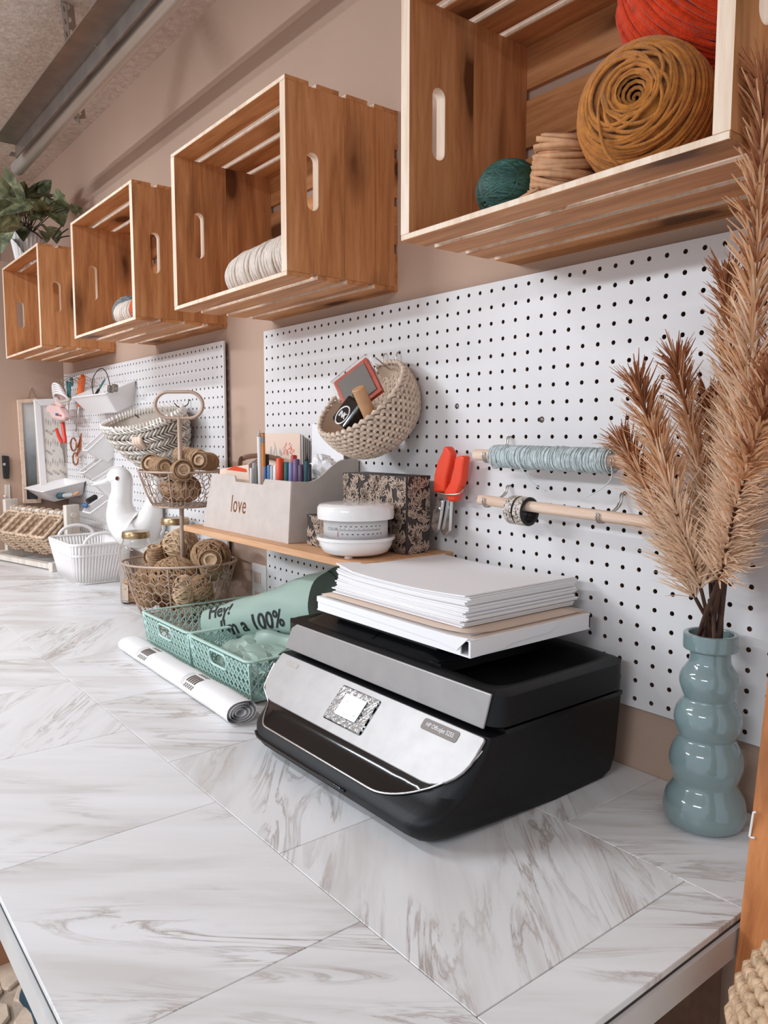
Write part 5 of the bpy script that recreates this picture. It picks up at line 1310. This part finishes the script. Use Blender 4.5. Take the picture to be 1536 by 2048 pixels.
bk_ = MB().tube([gp(230, 960), gp(212, 966), gp(196, 970), gp(187, 972)], [11 / 655., 7.5 / 655., 4.5 / 655., 1.2 / 655.], 14, flat=.8)
bk_.build('beak', 'white_gloss', gl, smooth=True)
en = Vector(CAM) - gp(236, 958); en.normalize()
qe = en.to_track_quat('Z', 'Y').to_matrix(); ec = gp(238, 959) + en * .0325
MB().lathe([(.0034, 0), (.0062, 0), (.0056, .003), (.0036, .003)], 18, tuple(ec), qe, closed=True).build('eye_ring', 'gold', gl, smooth=True)
MB().ell(tuple(ec), (.0034, .0034, .0034), 10, 8).build('eye', 'jet', gl, smooth=True)
for k in range(3):
    clampy(MB().tube(smooth_path([gp(270 + 9 * k, 1034 + 3 * k), gp(283 + 8 * k, 1030), gp(298 + 6 * k, 1016 - 6 * k)], 10), [.004, .007, .008, .008, .008, .007, .006, .005, .004, .002], 8)).build('wing_feather', 'white_gloss', gl, smooth=True)
# ---- white bins on the left pegboard
def open_bin(name, label, M_, w_, l_, d_, taper=.8, grp='white plastic bins on the left pegboard', cat='bin'):
    """opening lies in local XY (x width, -y outwards), bottom at -z"""
    root = thing(name, label, cat, tuple(M_ @ Vector((0, -l_ / 2, -d_))), 0, grp)
    th = .0022; g = lambda x, y, z: tuple(M_ @ Vector((x, y, z)))
    top = rrect(-w_ / 2, w_ / 2, -l_, 0, .008, 4); bot = [(x * taper, -l_ / 2 + (y + l_ / 2) * taper + l_ * (1 - taper) * .35) for x, y in top]
    n = len(top)
    ins = lambda P, e: [(x * (1 - 2 * e / w_), -l_ / 2 + (y + l_ / 2) * (1 - 2 * e / l_)) for x, y in P]
    V = [g(x, y, 0) for x, y in top] + [g(x, y, -d_) for x, y in bot] + [g(x, y, -d_ + th) for x, y in ins(bot, th)] + [g(x, y, 0) for x, y in ins(top, th)]
    F = []
    for k in range(3):
        for i in range(n): j = (i + 1) % n; F.append((k * n + i, (k + 1) * n + i, (k + 1) * n + j, k * n + j))
    F += [(3 * n + i, i, (i + 1) % n, 3 * n + (i + 1) % n) for i in range(n)]
    F += [tuple(n + i for i in range(n)), tuple(2 * n + i for i in range(n - 1, -1, -1))]
    MB().add(V, F).build('shell', 'whitep', root, smooth=True, auto=35)
    MB().tube([g(x, y, 0) for x, y in top], .0028, 6, closed=True).build('rim', 'whitep', root, smooth=True)
    return root
def TR(p, tx, rz=0, ry=0): return Matrix.Translation(p) @ Matrix.Rotation(math.radians(rz), 4, 'Z') @ Matrix.Rotation(math.radians(tx), 4, 'X') @ Matrix.Rotation(math.radians(ry), 4, 'Y')
open_bin('plastic_bin', 'long white bin holding craft tools under the crate', TR((-.985, -.004, 1.545), 24), .34, .105, .068)
open_bin('plastic_bin', 'steep empty white bin beside the woven basket', TR((-1.075, -.004, 1.400), 42), .060, .112, .075)
open_bin('plastic_bin', 'white bin with small metal bits, under the empty steep bin', TR((-1.085, -.004, 1.320), 36), .060, .118, .070)
open_bin('plastic_bin', 'white bin behind the gull beak', TR((-.985, -.004, 1.275), 30), .060, .105, .070)
open_bin('plastic_bin', 'white bin with a black marker and blue cap below the gull beak', TR((-1.005, -.004, 1.196), 34), .085, .130, .066)
open_bin('plastic_tray', 'wide white tray with a grey-blue tool, hung at the pegboard corner', TR((-1.485, -.004, 1.205), 12), .26, .155, .050, .7)
# contents
M1 = TR((-.985, -.004, 1.545), 24)
def rodthing(name, label, a, b, r, m, cat, grp=None, extra=None):
    root = thing(name, label, cat, tuple(a), 0, grp); a, b = Vector(a), Vector(b)
    MB().tube([a, a + (b - a) * .85, b], [r, r, r * .35], 10).build('shaft', m, root, smooth=True, auto=50)
    if extra: MB().tube([a, a + (b - a) * .4], r * 1.35, 10).build('grip', extra, root, smooth=True, auto=50)
    return root
rodthing('craft_tool', 'slim dark green craft tool leaning in the long bin', at(188, 795, -.085), at(211, 757, -.03), .0032, 'tealp', 'tool', None, 'jet')
tag(MB().tube(smooth_path([at(187, 790, -.085), at(184, 765, -.075), at(192, 745, -.065), at(204, 737, -.06), at(214, 748, -.055), at(220, 772, -.06), at(221, 790, -.07)], 40), .0016, 6).build('wire_ring', 'jet', smooth=True, loc=tuple(at(187, 790, -.085))), 'thin black wire loop standing in the long bin', 'wire')
cl = thing('metal_clamp', 'small grey metal clamp resting in the long white bin', 'clamp', tuple(at(222, 779, -.08)))
for (x, y) in ((221, 778), (230, 776)): MB().cbox(at(x, y, -.085), (.016, .016, .022), rotm('Y', 15)).build('jaw', 'galv', cl, bev=.003)
MB().tube([at(205, 790, -.085), at(226, 780, -.085), at(232, 777, -.085)], .003, 8).build('bar', 'steel', cl, smooth=True)
rodthing('marker_pen', 'black marker lying in the bin below the gull beak', at(175, 1003, -.105), at(194, 992, -.07), .0095, 'jet', 'pen')
rodthing('bottle_cap', 'blue cap lying in the bin below the gull beak', at(166, 1010, -.108), at(176, 1012, -.095), .008, 'p_blue2', 'cap')
rodthing('seam_tool', 'grey-blue handled tool in the wide white tray', at(118, 992, -.095), at(146, 990, -.085), .0085, 'p_grey', 'tool', None, 'p_dteal')
rodthing('wooden_peg', 'short wooden peg in the wide white tray', at(147, 991, -.08), at(158, 984, -.07), .006, 'beech', 'peg')
for k, (x, y) in enumerate(((165, 945), (172, 940), (168, 950))):
    tag(MB().cbox(at(x, y, -.075), (.016, .004, .006), rotm('Y', 30 * k)).build('metal_clip', 'steel', bev=.001, loc=tuple(at(x, y, -.075))), 'tiny metal clip in the bin of bits, ' + ('lying flat', 'tilted on its side', 'tilted steeply')[k], 'clip', 'metal clips in a bin')
# ---- woven zigzag basket
def woven(label, c, nrm, a_, b_, D):
    n = Vector(nrm).normalized(); u = Vector((1, 0, 0)); u = (u - n * u.dot(n)).normalized(); w_ = n.cross(u)
    root = thing('woven_basket', label, 'basket', tuple(Vector(c) - n * D))
    def pt(s, t, e=0):
        k = (1 - .45 * s ** 2.2); ca, sa = math.cos(t), math.sin(t)
        ca = math.copysign(abs(ca) ** .8, ca); sa = math.copysign(abs(sa) ** .8, sa)
        q = Vector(c) + n * (-D * s) + u * ca * (a_ * k + e) + w_ * sa * (b_ * k + e)
        if q.y > -.005: q.y = -.005 + .001 * (e > 0)
        return q
    MB().grid(lambda i, j: pt(j, i * 2 * PI, -.003), 48, 8, cu=True).build('inner_wall', 'weave_t', root, smooth=True)
    MB().grid(lambda i, j: Vector(c) - n * D * .98 + (pt(1, i * 2 * PI) - (Vector(c) - n * D * .98)) * j, 48, 4, cu=True).build('base', 'weave_t', root, smooth=True)
    mb = MB(); rows = 8; K = 56
    for r in range(rows):
        for q in range(K):
            t0 = 2 * PI * q / K; dt = 2 * PI / K; sl = 1 if r % 2 else -1
            p0 = pt((r + .05) / rows, t0 + sl * dt * .9, .001); p1 = pt((r + .5) / rows, t0, .004); p2 = pt((r + .98) / rows, t0 - sl * dt * .9, .001)
            mb.tube([p0, p1, p2], .0056, 4, flat=.4, mi=(q + r) % 2)
    o = mb.build('zigzag_straps', ['weave_w', 'weave_t'], root, smooth=True); o['kind'] = 'stuff'
    for K2, e in ((64, .004),):
        mb = MB()
        for q in range(K2):
            t = 2 * PI * q / K2; mb.tube([pt(.10, t, e), pt(0, t + .03, e * .6) + n * .006, pt(.08, t + .06, -.004)], .0045, 5)
        o = mb.build('rim_wraps', 'weave_w', root, smooth=True); o['kind'] = 'stuff'
    for t in (-1.15, 1.3):
        for e_ in (0, .08, .16): MB().tube([pt(.18, t + e_, .006), pt(.3, t + e_, .014), pt(.42, t + e_, .006)], .007, 7).build('handle_knot', 'card', root, smooth=True)
    return root, pt
wv, wpt = woven('cream and taupe zigzag-woven basket hanging tilted on the left pegboard', (-.555, -.090, 1.424), (.0, -.42, .91), .212, .078, .135)
for k, (x, y, dy) in enumerate(((255, 872, -.075), (300, 858, -.075), (275, 868, -.07))):
    tag(MB().lathe([(.001, -.016), (.014, -.016), (.0155, -.008), (.010, 0), (.0155, .008), (.014, .016), (.001, .016)], 14, tuple(at(x, y, dy)), rotm('X', 50) @ rotm('Y', 40 * k)).build('wooden_bobbin', 'beech', smooth=True, auto=40, loc=tuple(at(x, y, dy))), ('pale wooden bobbin at the closed end of the zigzag basket', 'pale wooden bobbin at the open end of the zigzag basket', 'pale wooden bobbin in the middle of the zigzag basket')[k], 'bobbin', 'bobbins in the woven basket')
for x, z, l in ((-.715, 1.447, 'left'), (-.42, 1.470, 'right')):
    tag(MB().tube(smooth_path([(x, .004, z), (x, -.005, z), (x, -.010, z - .012), (x - .004, -.03, z - .020), (x - .006, -.045, z - .008)], 18), .0014, 6).build('peg_hook', 'jet', smooth=True, loc=(x, 0, z)), 'dark hook holding the zigzag basket at its ' + ('bin end' if l == 'left' else 'loop-handle end'), 'hook', 'hooks of the woven basket')
# ---- hand tools on the far pegboard corner
rb = MB()
for k, (x, y) in enumerate(((132, 752), (140, 754), (148, 753), (156, 755), (164, 754), (170, 752))):
    a = at(x, y, .003); lab_ = ('endmost', 'second', 'third', 'fourth', 'fifth', 'innermost')[k]; rb = MB().tube(smooth_path([a, at(x - 4, y + 2, -.03), at(x - 14, y + 8, -.085), at(x - 16, y + 5, -.09)], 14), .0016, 6)
    tag(rb.build('peg_hook', 'steel', smooth=True, loc=tuple(at(x, y, 0))), 'long steel hook carrying hand tools, %s of six from the pegboard corner' % lab_, 'hook', 'long tool hooks')
sd = thing('screwdriver', 'screwdriver with a fat orange handle and long thin blade', 'screwdriver', tuple(at(160, 800, -.04)))
MB().tube([at(166, 752, -.04), at(164, 758, -.04), at(161, 795, -.04), at(159, 806, -.04), at(158, 812, -.04)], [.008, .0125, .0115, .006, .0055], 10).build('handle', 'orangeh', sd, smooth=True, auto=50)
MB().tube([at(158, 812, -.04), at(152, 863, -.04)], .0022, 8).build('blade', 'steel', sd, smooth=True)
tl = thing('craft_scissors', 'teal-handled scissors hanging with their blades down', 'scissors', tuple(at(138, 780, -.05)))
for dx in (0, 5):
    MB().tube(smooth_path([at(134 + dx, 763, -.05), at(136 + dx * .6, 778, -.05), at(138 + dx * .2, 800, -.05)], 12), .005, 8).build('handle', 'tealp', tl, smooth=True)
    MB().tube([at(138 + dx * .2, 800, -.05), at(137 - dx * .3, 838, -.05)], [.0045, .001], 4, flat=.3).build('blade', 'steel', tl)
MB().lathe([(.011, -.003), (.016, -.003), (.016, .003), (.011, .003)], 18, tuple(at(143, 764, -.05)), rotm('X', 90), closed=True).build('finger_ring', 'tealp', tl, smooth=True)
cb_ = thing('cable_bundle', 'coiled white cable bundle above the pink glue gun', 'cable', tuple(at(118, 790, -.08)))
for k in range(5):
    c = at(119 + k * .8, 786 + k * 2.5, -.075 - .002 * k); MB().tube([tuple(c + Vector((.028 * math.cos(t) * (1 + .1 * k), .018 * math.cos(t + 1), (.034 - .004 * k) * math.sin(t)))) for t in np.linspace(0, 2 * PI, 26, endpoint=False)], .0042, 6, closed=True).build('coil', 'whitep', cb_, smooth=True)
MB().tube(smooth_path([at(113, 795, -.09), at(120, 803, -.095), at(135, 801, -.09), at(140, 797, -.085)], 14), .006, 7).build('tie_band', 'weave_t', cb_, smooth=True)
gg = thing('glue_gun', 'pale pink glue gun hanging nose down', 'glue gun', tuple(at(122, 825, -.07)))
def pixp(mb, pts, Y, th): q = [at(x, y, Y) for x, y in pts]; return mb.prism([(p.x, p.z) for p in q], Y + th / 2, Y - th / 2, lambda u, v, t: (u, t, v))
pixp(MB(), [(100, 812), (106, 808), (124, 814), (134, 830), (134, 841), (127, 842), (112, 838), (107, 828), (100, 826)], -.07, .030).build('body', 'pink', gg, bev=.008, seg=3, smooth=True, auto=60)
pixp(MB(), [(113, 776), (124, 775), (128, 790), (126, 815), (117, 813), (112, 792)], -.07, .024).build('grip', 'pink', gg, bev=.007, seg=3, smooth=True, auto=60)
MB().tube([at(133, 838, -.07), at(141, 841, -.07)], [.006, .003], 10).build('nozzle', 'steel', gg, smooth=True)
pixp(MB(), [(111, 826), (117, 827), (117, 832), (111, 831)], -.0858, .001).build('blue_label', 'p_blue', gg); pixp(MB(), [(118, 829), (123, 830), (123, 833), (118, 832)], -.0858, .001).build('orange_label', 'p_ored', gg)
rp = thing('red_pliers', 'small pliers with red grips, handles up, at the pegboard corner', 'pliers', tuple(at(124, 870, -.06)))
MB().tube(smooth_path([at(113, 858, -.06), at(117, 870, -.06), at(124, 886, -.06)], 12), [.006] * 6 + [.007] * 4 + [.005] * 2, 9).build('grip', 'redgrip', rp, smooth=True)
MB().tube(smooth_path([at(125, 845, -.055), at(128, 865, -.055), at(131, 886, -.055)], 12), [.007] * 10 + [.006, .005], 9).build('grip', 'redgrip', rp, smooth=True)
pixp(MB(), [(122, 886), (132, 886), (132, 894), (134, 926), (131, 926), (127, 900), (122, 892)], -.058, .008).build('jaws', 'steel', rp, bev=.001)
cs = thing('copper_scissors', 'copper-coloured scissors with round finger loops', 'scissors', tuple(at(150, 900, -.03)))
for (cx_, cy_, r1, r2) in ((147, 889, .024, .030), (151, 918, .022, .028)):
    c = at(cx_, cy_, -.03); MB().tube([tuple(c + Vector((r1 * 1.4 * math.cos(t), 0, r2 * math.sin(t) * .8))) for t in np.linspace(0, 2 * PI, 28, endpoint=False)], .0032, 7, closed=True).build('finger_loop', 'copper', cs, smooth=True)
MB().tube(smooth_path([at(152, 898, -.03), at(158, 890, -.03), at(162, 866, -.03)], 10), [.004, .005, .006, .006, .006, .005, .004, .003, .002, .001], 5, flat=.4).build('blade', 'copper', cs)
MB().tube(smooth_path([at(152, 912, -.028), at(160, 896, -.028), at(163, 866, -.028)], 10), [.004, .005, .006, .006, .006, .005, .004, .003, .002, .001], 5, flat=.4).build('blade', 'copper', cs)

# ---- pictures and odds on the partition
XW = -1.65
def xq(pts, X, th, mb=None): q = [atx(x, y, X) for x, y in pts]; return (mb or MB()).prism([(p.y, p.z) for p in q], X, X + th, lambda u, v, t: (t, u, v))
def mk_canvas():
    t = NT('misty_canvas'); t.set(rough=.8); v = t.coords((1, 1, 1), rnd=False); n = t.noise(v, 9, 5, .65)
    sp_ = t.n('ShaderNodeSeparateXYZ'); tc = t.n('ShaderNodeTexCoord'); t.l(tc.outputs['Generated'], sp_.inputs[0])
    ad = t.n('ShaderNodeMath', operation='MULTIPLY_ADD'); t.l(n, ad.inputs[0]); ad.inputs[1].default_value = .35; t.l(sp_.outputs['Z'], ad.inputs[2])
    t.base(t.ramp(ad.outputs[0], [(.2, lin((78, 76, 74))), (.55, lin((124, 130, 132))), (.85, lin((186, 190, 190))), (1.0, lin((206, 204, 200)))])); return t.m
MAT['canvas'] = mk_canvas()
pf = thing('canvas_picture', 'narrow grey misty canvas in a pale wood frame, hung by a cord', 'picture', tuple(atx(50, 1000, XW)))
xq([(33, 800), (40, 799), (52, 1004), (46, 1004)], XW + .002, .02).build('frame_stile', 'dowel', pf); xq([(67, 797), (72, 797), (80, 1004), (75, 1004)], XW + .002, .02).build('frame_stile', 'dowel', pf)
xq([(33, 800), (72, 797), (72, 804), (34, 807)], XW + .002, .021).build('frame_rail', 'dowel', pf); xq([(45, 998), (79, 998), (80, 1005), (46, 1006)], XW + .002, .021).build('frame_rail', 'dowel', pf)
xq([(38, 805), (68, 803), (77, 1000), (49, 1001)], XW + .002, .008).build('canvas', 'canvas', pf)
MB().tube([atx(56, 798, XW + .004), atx(62, 776, XW + .003), atx(72, 796, XW + .004)], .0012, 5).build('hanging_cord', 'jute', pf)
MB().tube([atx(62, 776, XW - .002), atx(62, 776, XW + .010)], .002, 6).build('nail', 'steel', pf)
wf = thing('botanical_picture', 'white framed botanical print hanging in the corner beside the pegboard', 'picture', tuple(atx(105, 985, XW)))
Xf = XW + .026
for k, (a, b, m_) in enumerate((((66, 798), (84, 812), 'a'),)):
    for nm, pts in (('frame_rail', [(66, 799), (136, 796), (134, 810), (80, 812)]), ('frame_stile', [(66, 799), (80, 812), (93, 978), (80, 992)]), ('frame_rail', [(80, 992), (93, 978), (136, 976), (140, 990)])):
        xq(pts, Xf, .016).build(nm, 'whitep', wf, bev=.003)
xq([(80, 811), (136, 809), (138, 978), (92, 980)], Xf, .004).build('mat_board', 'paper', wf)
xq([(86, 828), (134, 826), (136, 962), (94, 964)], Xf + .003, .0025).build('print', 'weave_w', wf)
for r in range(6):
    for q in range(9):
        x, y = 92 + q * 4.6 + (r % 2) * 1.5, 842 + r * 20 + (q % 3) * 3; s_ = 2.4
        if r in (1, 3) and 3 < q < 8: continue
        P = [atx(x + s_ * .5 * math.cos(t), y + s_ * 2.6 * math.sin(t), Xf + .0062) for t in (0, 1.2, 2.6, 3.6, 4.6, 5.6)]
        if r % 2: P = [atx(x + s_ * 1.2 * math.cos(t), y + s_ * 1.2 * math.sin(t), Xf + .0062) for t in (0, 1.2, 2.6, 3.6, 4.6, 5.6)]
        MB().add(P, [tuple(range(6))]).build('printed_sprig', ('binside', 'p_grey', 'cream')[(q + r) % 3], wf)
kn = thing('box_cutter', 'black box cutter hanging on the partition wall', 'cutter', tuple(atx(11, 958, XW)))
xq([(3, 911), (16, 912), (18, 938), (17, 957), (6, 957), (4, 930)], XW + .001, .016).build('body', 'jet', kn, bev=.002); xq([(6, 926), (11, 926), (11, 931), (6, 931)], XW + .017, .002).build('slider', 'p_grey', kn)
st_ = thing('wooden_ruler', 'short white wooden strip under the black cutter', 'strip', tuple(atx(14, 1022, XW)))
xq([(9, 969), (19, 969), (21, 1021), (11, 1020)], XW + .001, .006).build('strip', 'whitewood', st_); MB().tube([atx(9, 992, XW + .006), atx(9, 992, XW + .014)], .004, 8).build('peg', 'whitep', st_)
# ---- wall outlet left of the right pegboard
wo = thing('wall_outlet', 'white wall outlet plate just below the shelf', 'outlet', (-.045, WY, .93))
c = at(520, 1172, WY); MB().box(c.x - .030, c.x + .040, WY - .006, WY - .0002, c.z - .06, c.z + .055).build('plate', 'whitep', wo, bev=.002)
for dz in (-.028, .022): MB().box(c.x - .014, c.x + .016, WY - .0085, WY - .006, c.z + dz - .014, c.z + dz + .014).build('socket', 'cream', wo, bev=.003)

# ================================================================ pothos on the end crate
def mk_leafm():
    t = NT('pothos_leaf'); t.set(rough=.35, spec=.5); v = t.coords((1, 1, 1)); n = t.noise(v, 26, 4, .6, .6)
    t.base(t.ramp(n, [(.35, lin((58, 66, 46))), (.52, lin((112, 116, 82))), (.66, lin((168, 166, 128))), (.78, lin((206, 208, 186)))])); return t.m
MAT['leafg'] = mk_leafm(); MAT['stemg'] = mat('vine_stem', (58, 48, 40), .6)
PZ = 1.654 + .322; PC_ = Vector((-1.41, -.155, PZ))
po = thing('pothos_plant', 'pothos plant in a fluted white pot on top of a crate', 'plant', tuple(PC_))
mb = MB(); NF = 24
mb.grid(lambda i, j: (lambda r, z, a: (PC_.x + r * math.cos(a), PC_.y + r * math.sin(a), PC_.z + z))((.040 + .016 * min(j * 1.2, 1)) * (1 + .045 * math.cos(NF * i * 2 * PI)) if j < .99 else .048, .002 + .112 * min(j, .98), i * 2 * PI), 120, 14, cu=True)
mb.build('pot', 'whitep', po, smooth=True)
MB().lathe([(.001, .100), (.052, .100)], 24, tuple(PC_)).build('soil', 'cone', po); MB().lathe([(.001, .0005), (.040, .0005), (.040, .004), (.001, .004)], 24, tuple(PC_)).build('pot_base', 'whitep', po)
def leaf(tip_dir, base, L, W_, bend, roll_):
    d = Vector(tip_dir).normalized(); s = d.cross(Vector((0, 0, 1))); s = s.normalized() if s.length > .05 else Vector((1, 0, 0))
    nn = s.cross(d).normalized(); R3 = Matrix.Rotation(roll_, 3, d); s = R3 @ s; nn = R3 @ nn
    mb = MB()
    def fn(i, j):
        t = i; w_ = W_ * (math.sin(PI * min(1, t ** .62)) ** .8) * (1 - .25 * t) if 0 < t < 1 else 0
        if t == 0: w_ = W_ * .25
        v = (j - .5) * 2
        return tuple(Vector(base) + d * (L * t - .12 * L * (abs(v) * (1 - t) ** 3)) + s * (v * w_) + nn * (abs(v) * w_ * .35 - bend * L * t * t))
    mb.grid(fn, 11, 7); o = mb.build('leaf', 'leafg', po, smooth=True); return o
rl = np.random.default_rng(17)
L_ = [  # (leaf base px, tip px, Y, width)
    ((28, 410), (27, 350), -.20, .050), ((36, 412), (58, 372), -.17, .042), ((12, 415), (8, 360), -.24, .045), ((20, 420), (-12, 440), -.24, .045), ((48, 412), (84, 372), -.16, .045), ((60, 400), (115, 373), -.14, .040),
    ((80, 400), (140, 398), -.12, .052), ((70, 412), (112, 402), -.13, .050), ((76, 410), (66, 440), -.15, .045), ((60, 420), (8, 432), -.20, .045), ((90, 405), (86, 440), -.13, .055), ((100, 410), (126, 446), -.11, .055),
    ((84, 420), (132, 430), -.12, .05), ((50, 430), (20, 455), -.19, .045), ((40, 445), (0, 465), -.22, .05), ((14, 448), (8, 498), -.24, .040), ((40, 455), (50, 480), -.19, .03), ((30, 485), (52, 505), -.20, .045),
    ((95, 455), (116, 482), -.17, .040), ((80, 462), (98, 484), -.18, .03), ((140, 410), (150, 425), -.08, .022), ((150, 414), (160, 424), -.06, .02), ((70, 425), (40, 408), -.17, .05), ((96, 420), (62, 428), -.13, .05), ((110, 402), (142, 416), -.10, .05), ((45, 420), (22, 402), -.20, .045), ((60, 418), (88, 428), -.15, .05)]
pot_top = PC_ + Vector((0, 0, .105))
for (b, t, Y, w_) in L_:
    pb, pt_ = at(b[0], b[1], Y), at(t[0], t[1], Y - .02 * rl.random())
    px_ = ((b[0] - t[0]) ** 2 + (b[1] - t[1]) ** 2) ** .5; Lr = max(.045, px_ / 500.)
    d = Rr * (t[0] - b[0]) - Vector((0, 0, 1)) * (t[1] - b[1]); d = d.normalized() - Fw * (.25 + .3 * rl.random())
    leaf(d, pb, Lr * 1.05, w_ * .95, .12, rl.normal() * .5)
    MB().tube(smooth_path([pot_top + Vector((rl.normal() * .012, rl.normal() * .012, 0)), (pot_top + pb) / 2 + Vector((0, 0, .02)), pb], 10), .0016, 5).build('stem', 'stemg', po, smooth=True)
for a, b in (((105, 478), (125, 450)), ((112, 478), (136, 458)), ((112, 480), (138, 472)), ((60, 460), (85, 478))):
    MB().tube(smooth_path([at(a[0], a[1], -.17), at((a[0] + b[0]) / 2, (a[1] + b[1]) / 2 - 2, -.15), at(b[0], b[1], -.12)], 10), .0022, 5).build('tendril', 'jet', po, smooth=True)

# ================================================================ pieces of parts go one level deeper
NEST = {'lid_band': 'lid', 'lettering': ('front_panel', 'jar', 'roll'), 'label_ring': 'jar', 'scale_paper': 'clear_window', 'scale_marks': 'clear_window', 'scale_figures': 'clear_window', 'red_marker': 'clear_window', 'printed_leaf': 'sheet', 'printed_sprig': ('sheet', 'print'),
        'printed_corner': 'sheet', 'soil': 'pot', 'pot_base': 'pot', 'hollow': 'core_tube', 'pivot_rivet': 'jaw', 'leaf_print': 'body', 'printed_emblem': 'outer_sheet', 'eye': 'eye_ring', 'slider': 'body', 'blue_label': 'body', 'orange_label': 'body', 'label': 'pad', 'handle_rim': 'rim', 'rim_wraps': 'inner_wall', 'socket': 'plate', 'raffia_filling': 'glass', 'kraft_tag': 'glass', 'nail': 'hanging_cord', 'tape': 'carton', 'eraser': 'ferrule', 'wire_staple': 'board'}
for root in [o for o in bpy.data.objects if o.parent is None and o.type == 'EMPTY']:
    parts = {}
    for c in root.children: parts.setdefault(c.name.split('.')[0], c)
    for c in list(root.children):
        want = NEST.get(c.name.split('.')[0])
        for w_ in ((want,) if isinstance(want, str) else (want or ())):
            if w_ in parts and parts[w_] is not c: c.parent = parts[w_]; break
for o in bpy.data.objects:
    if '_w' in o: del o['_w']
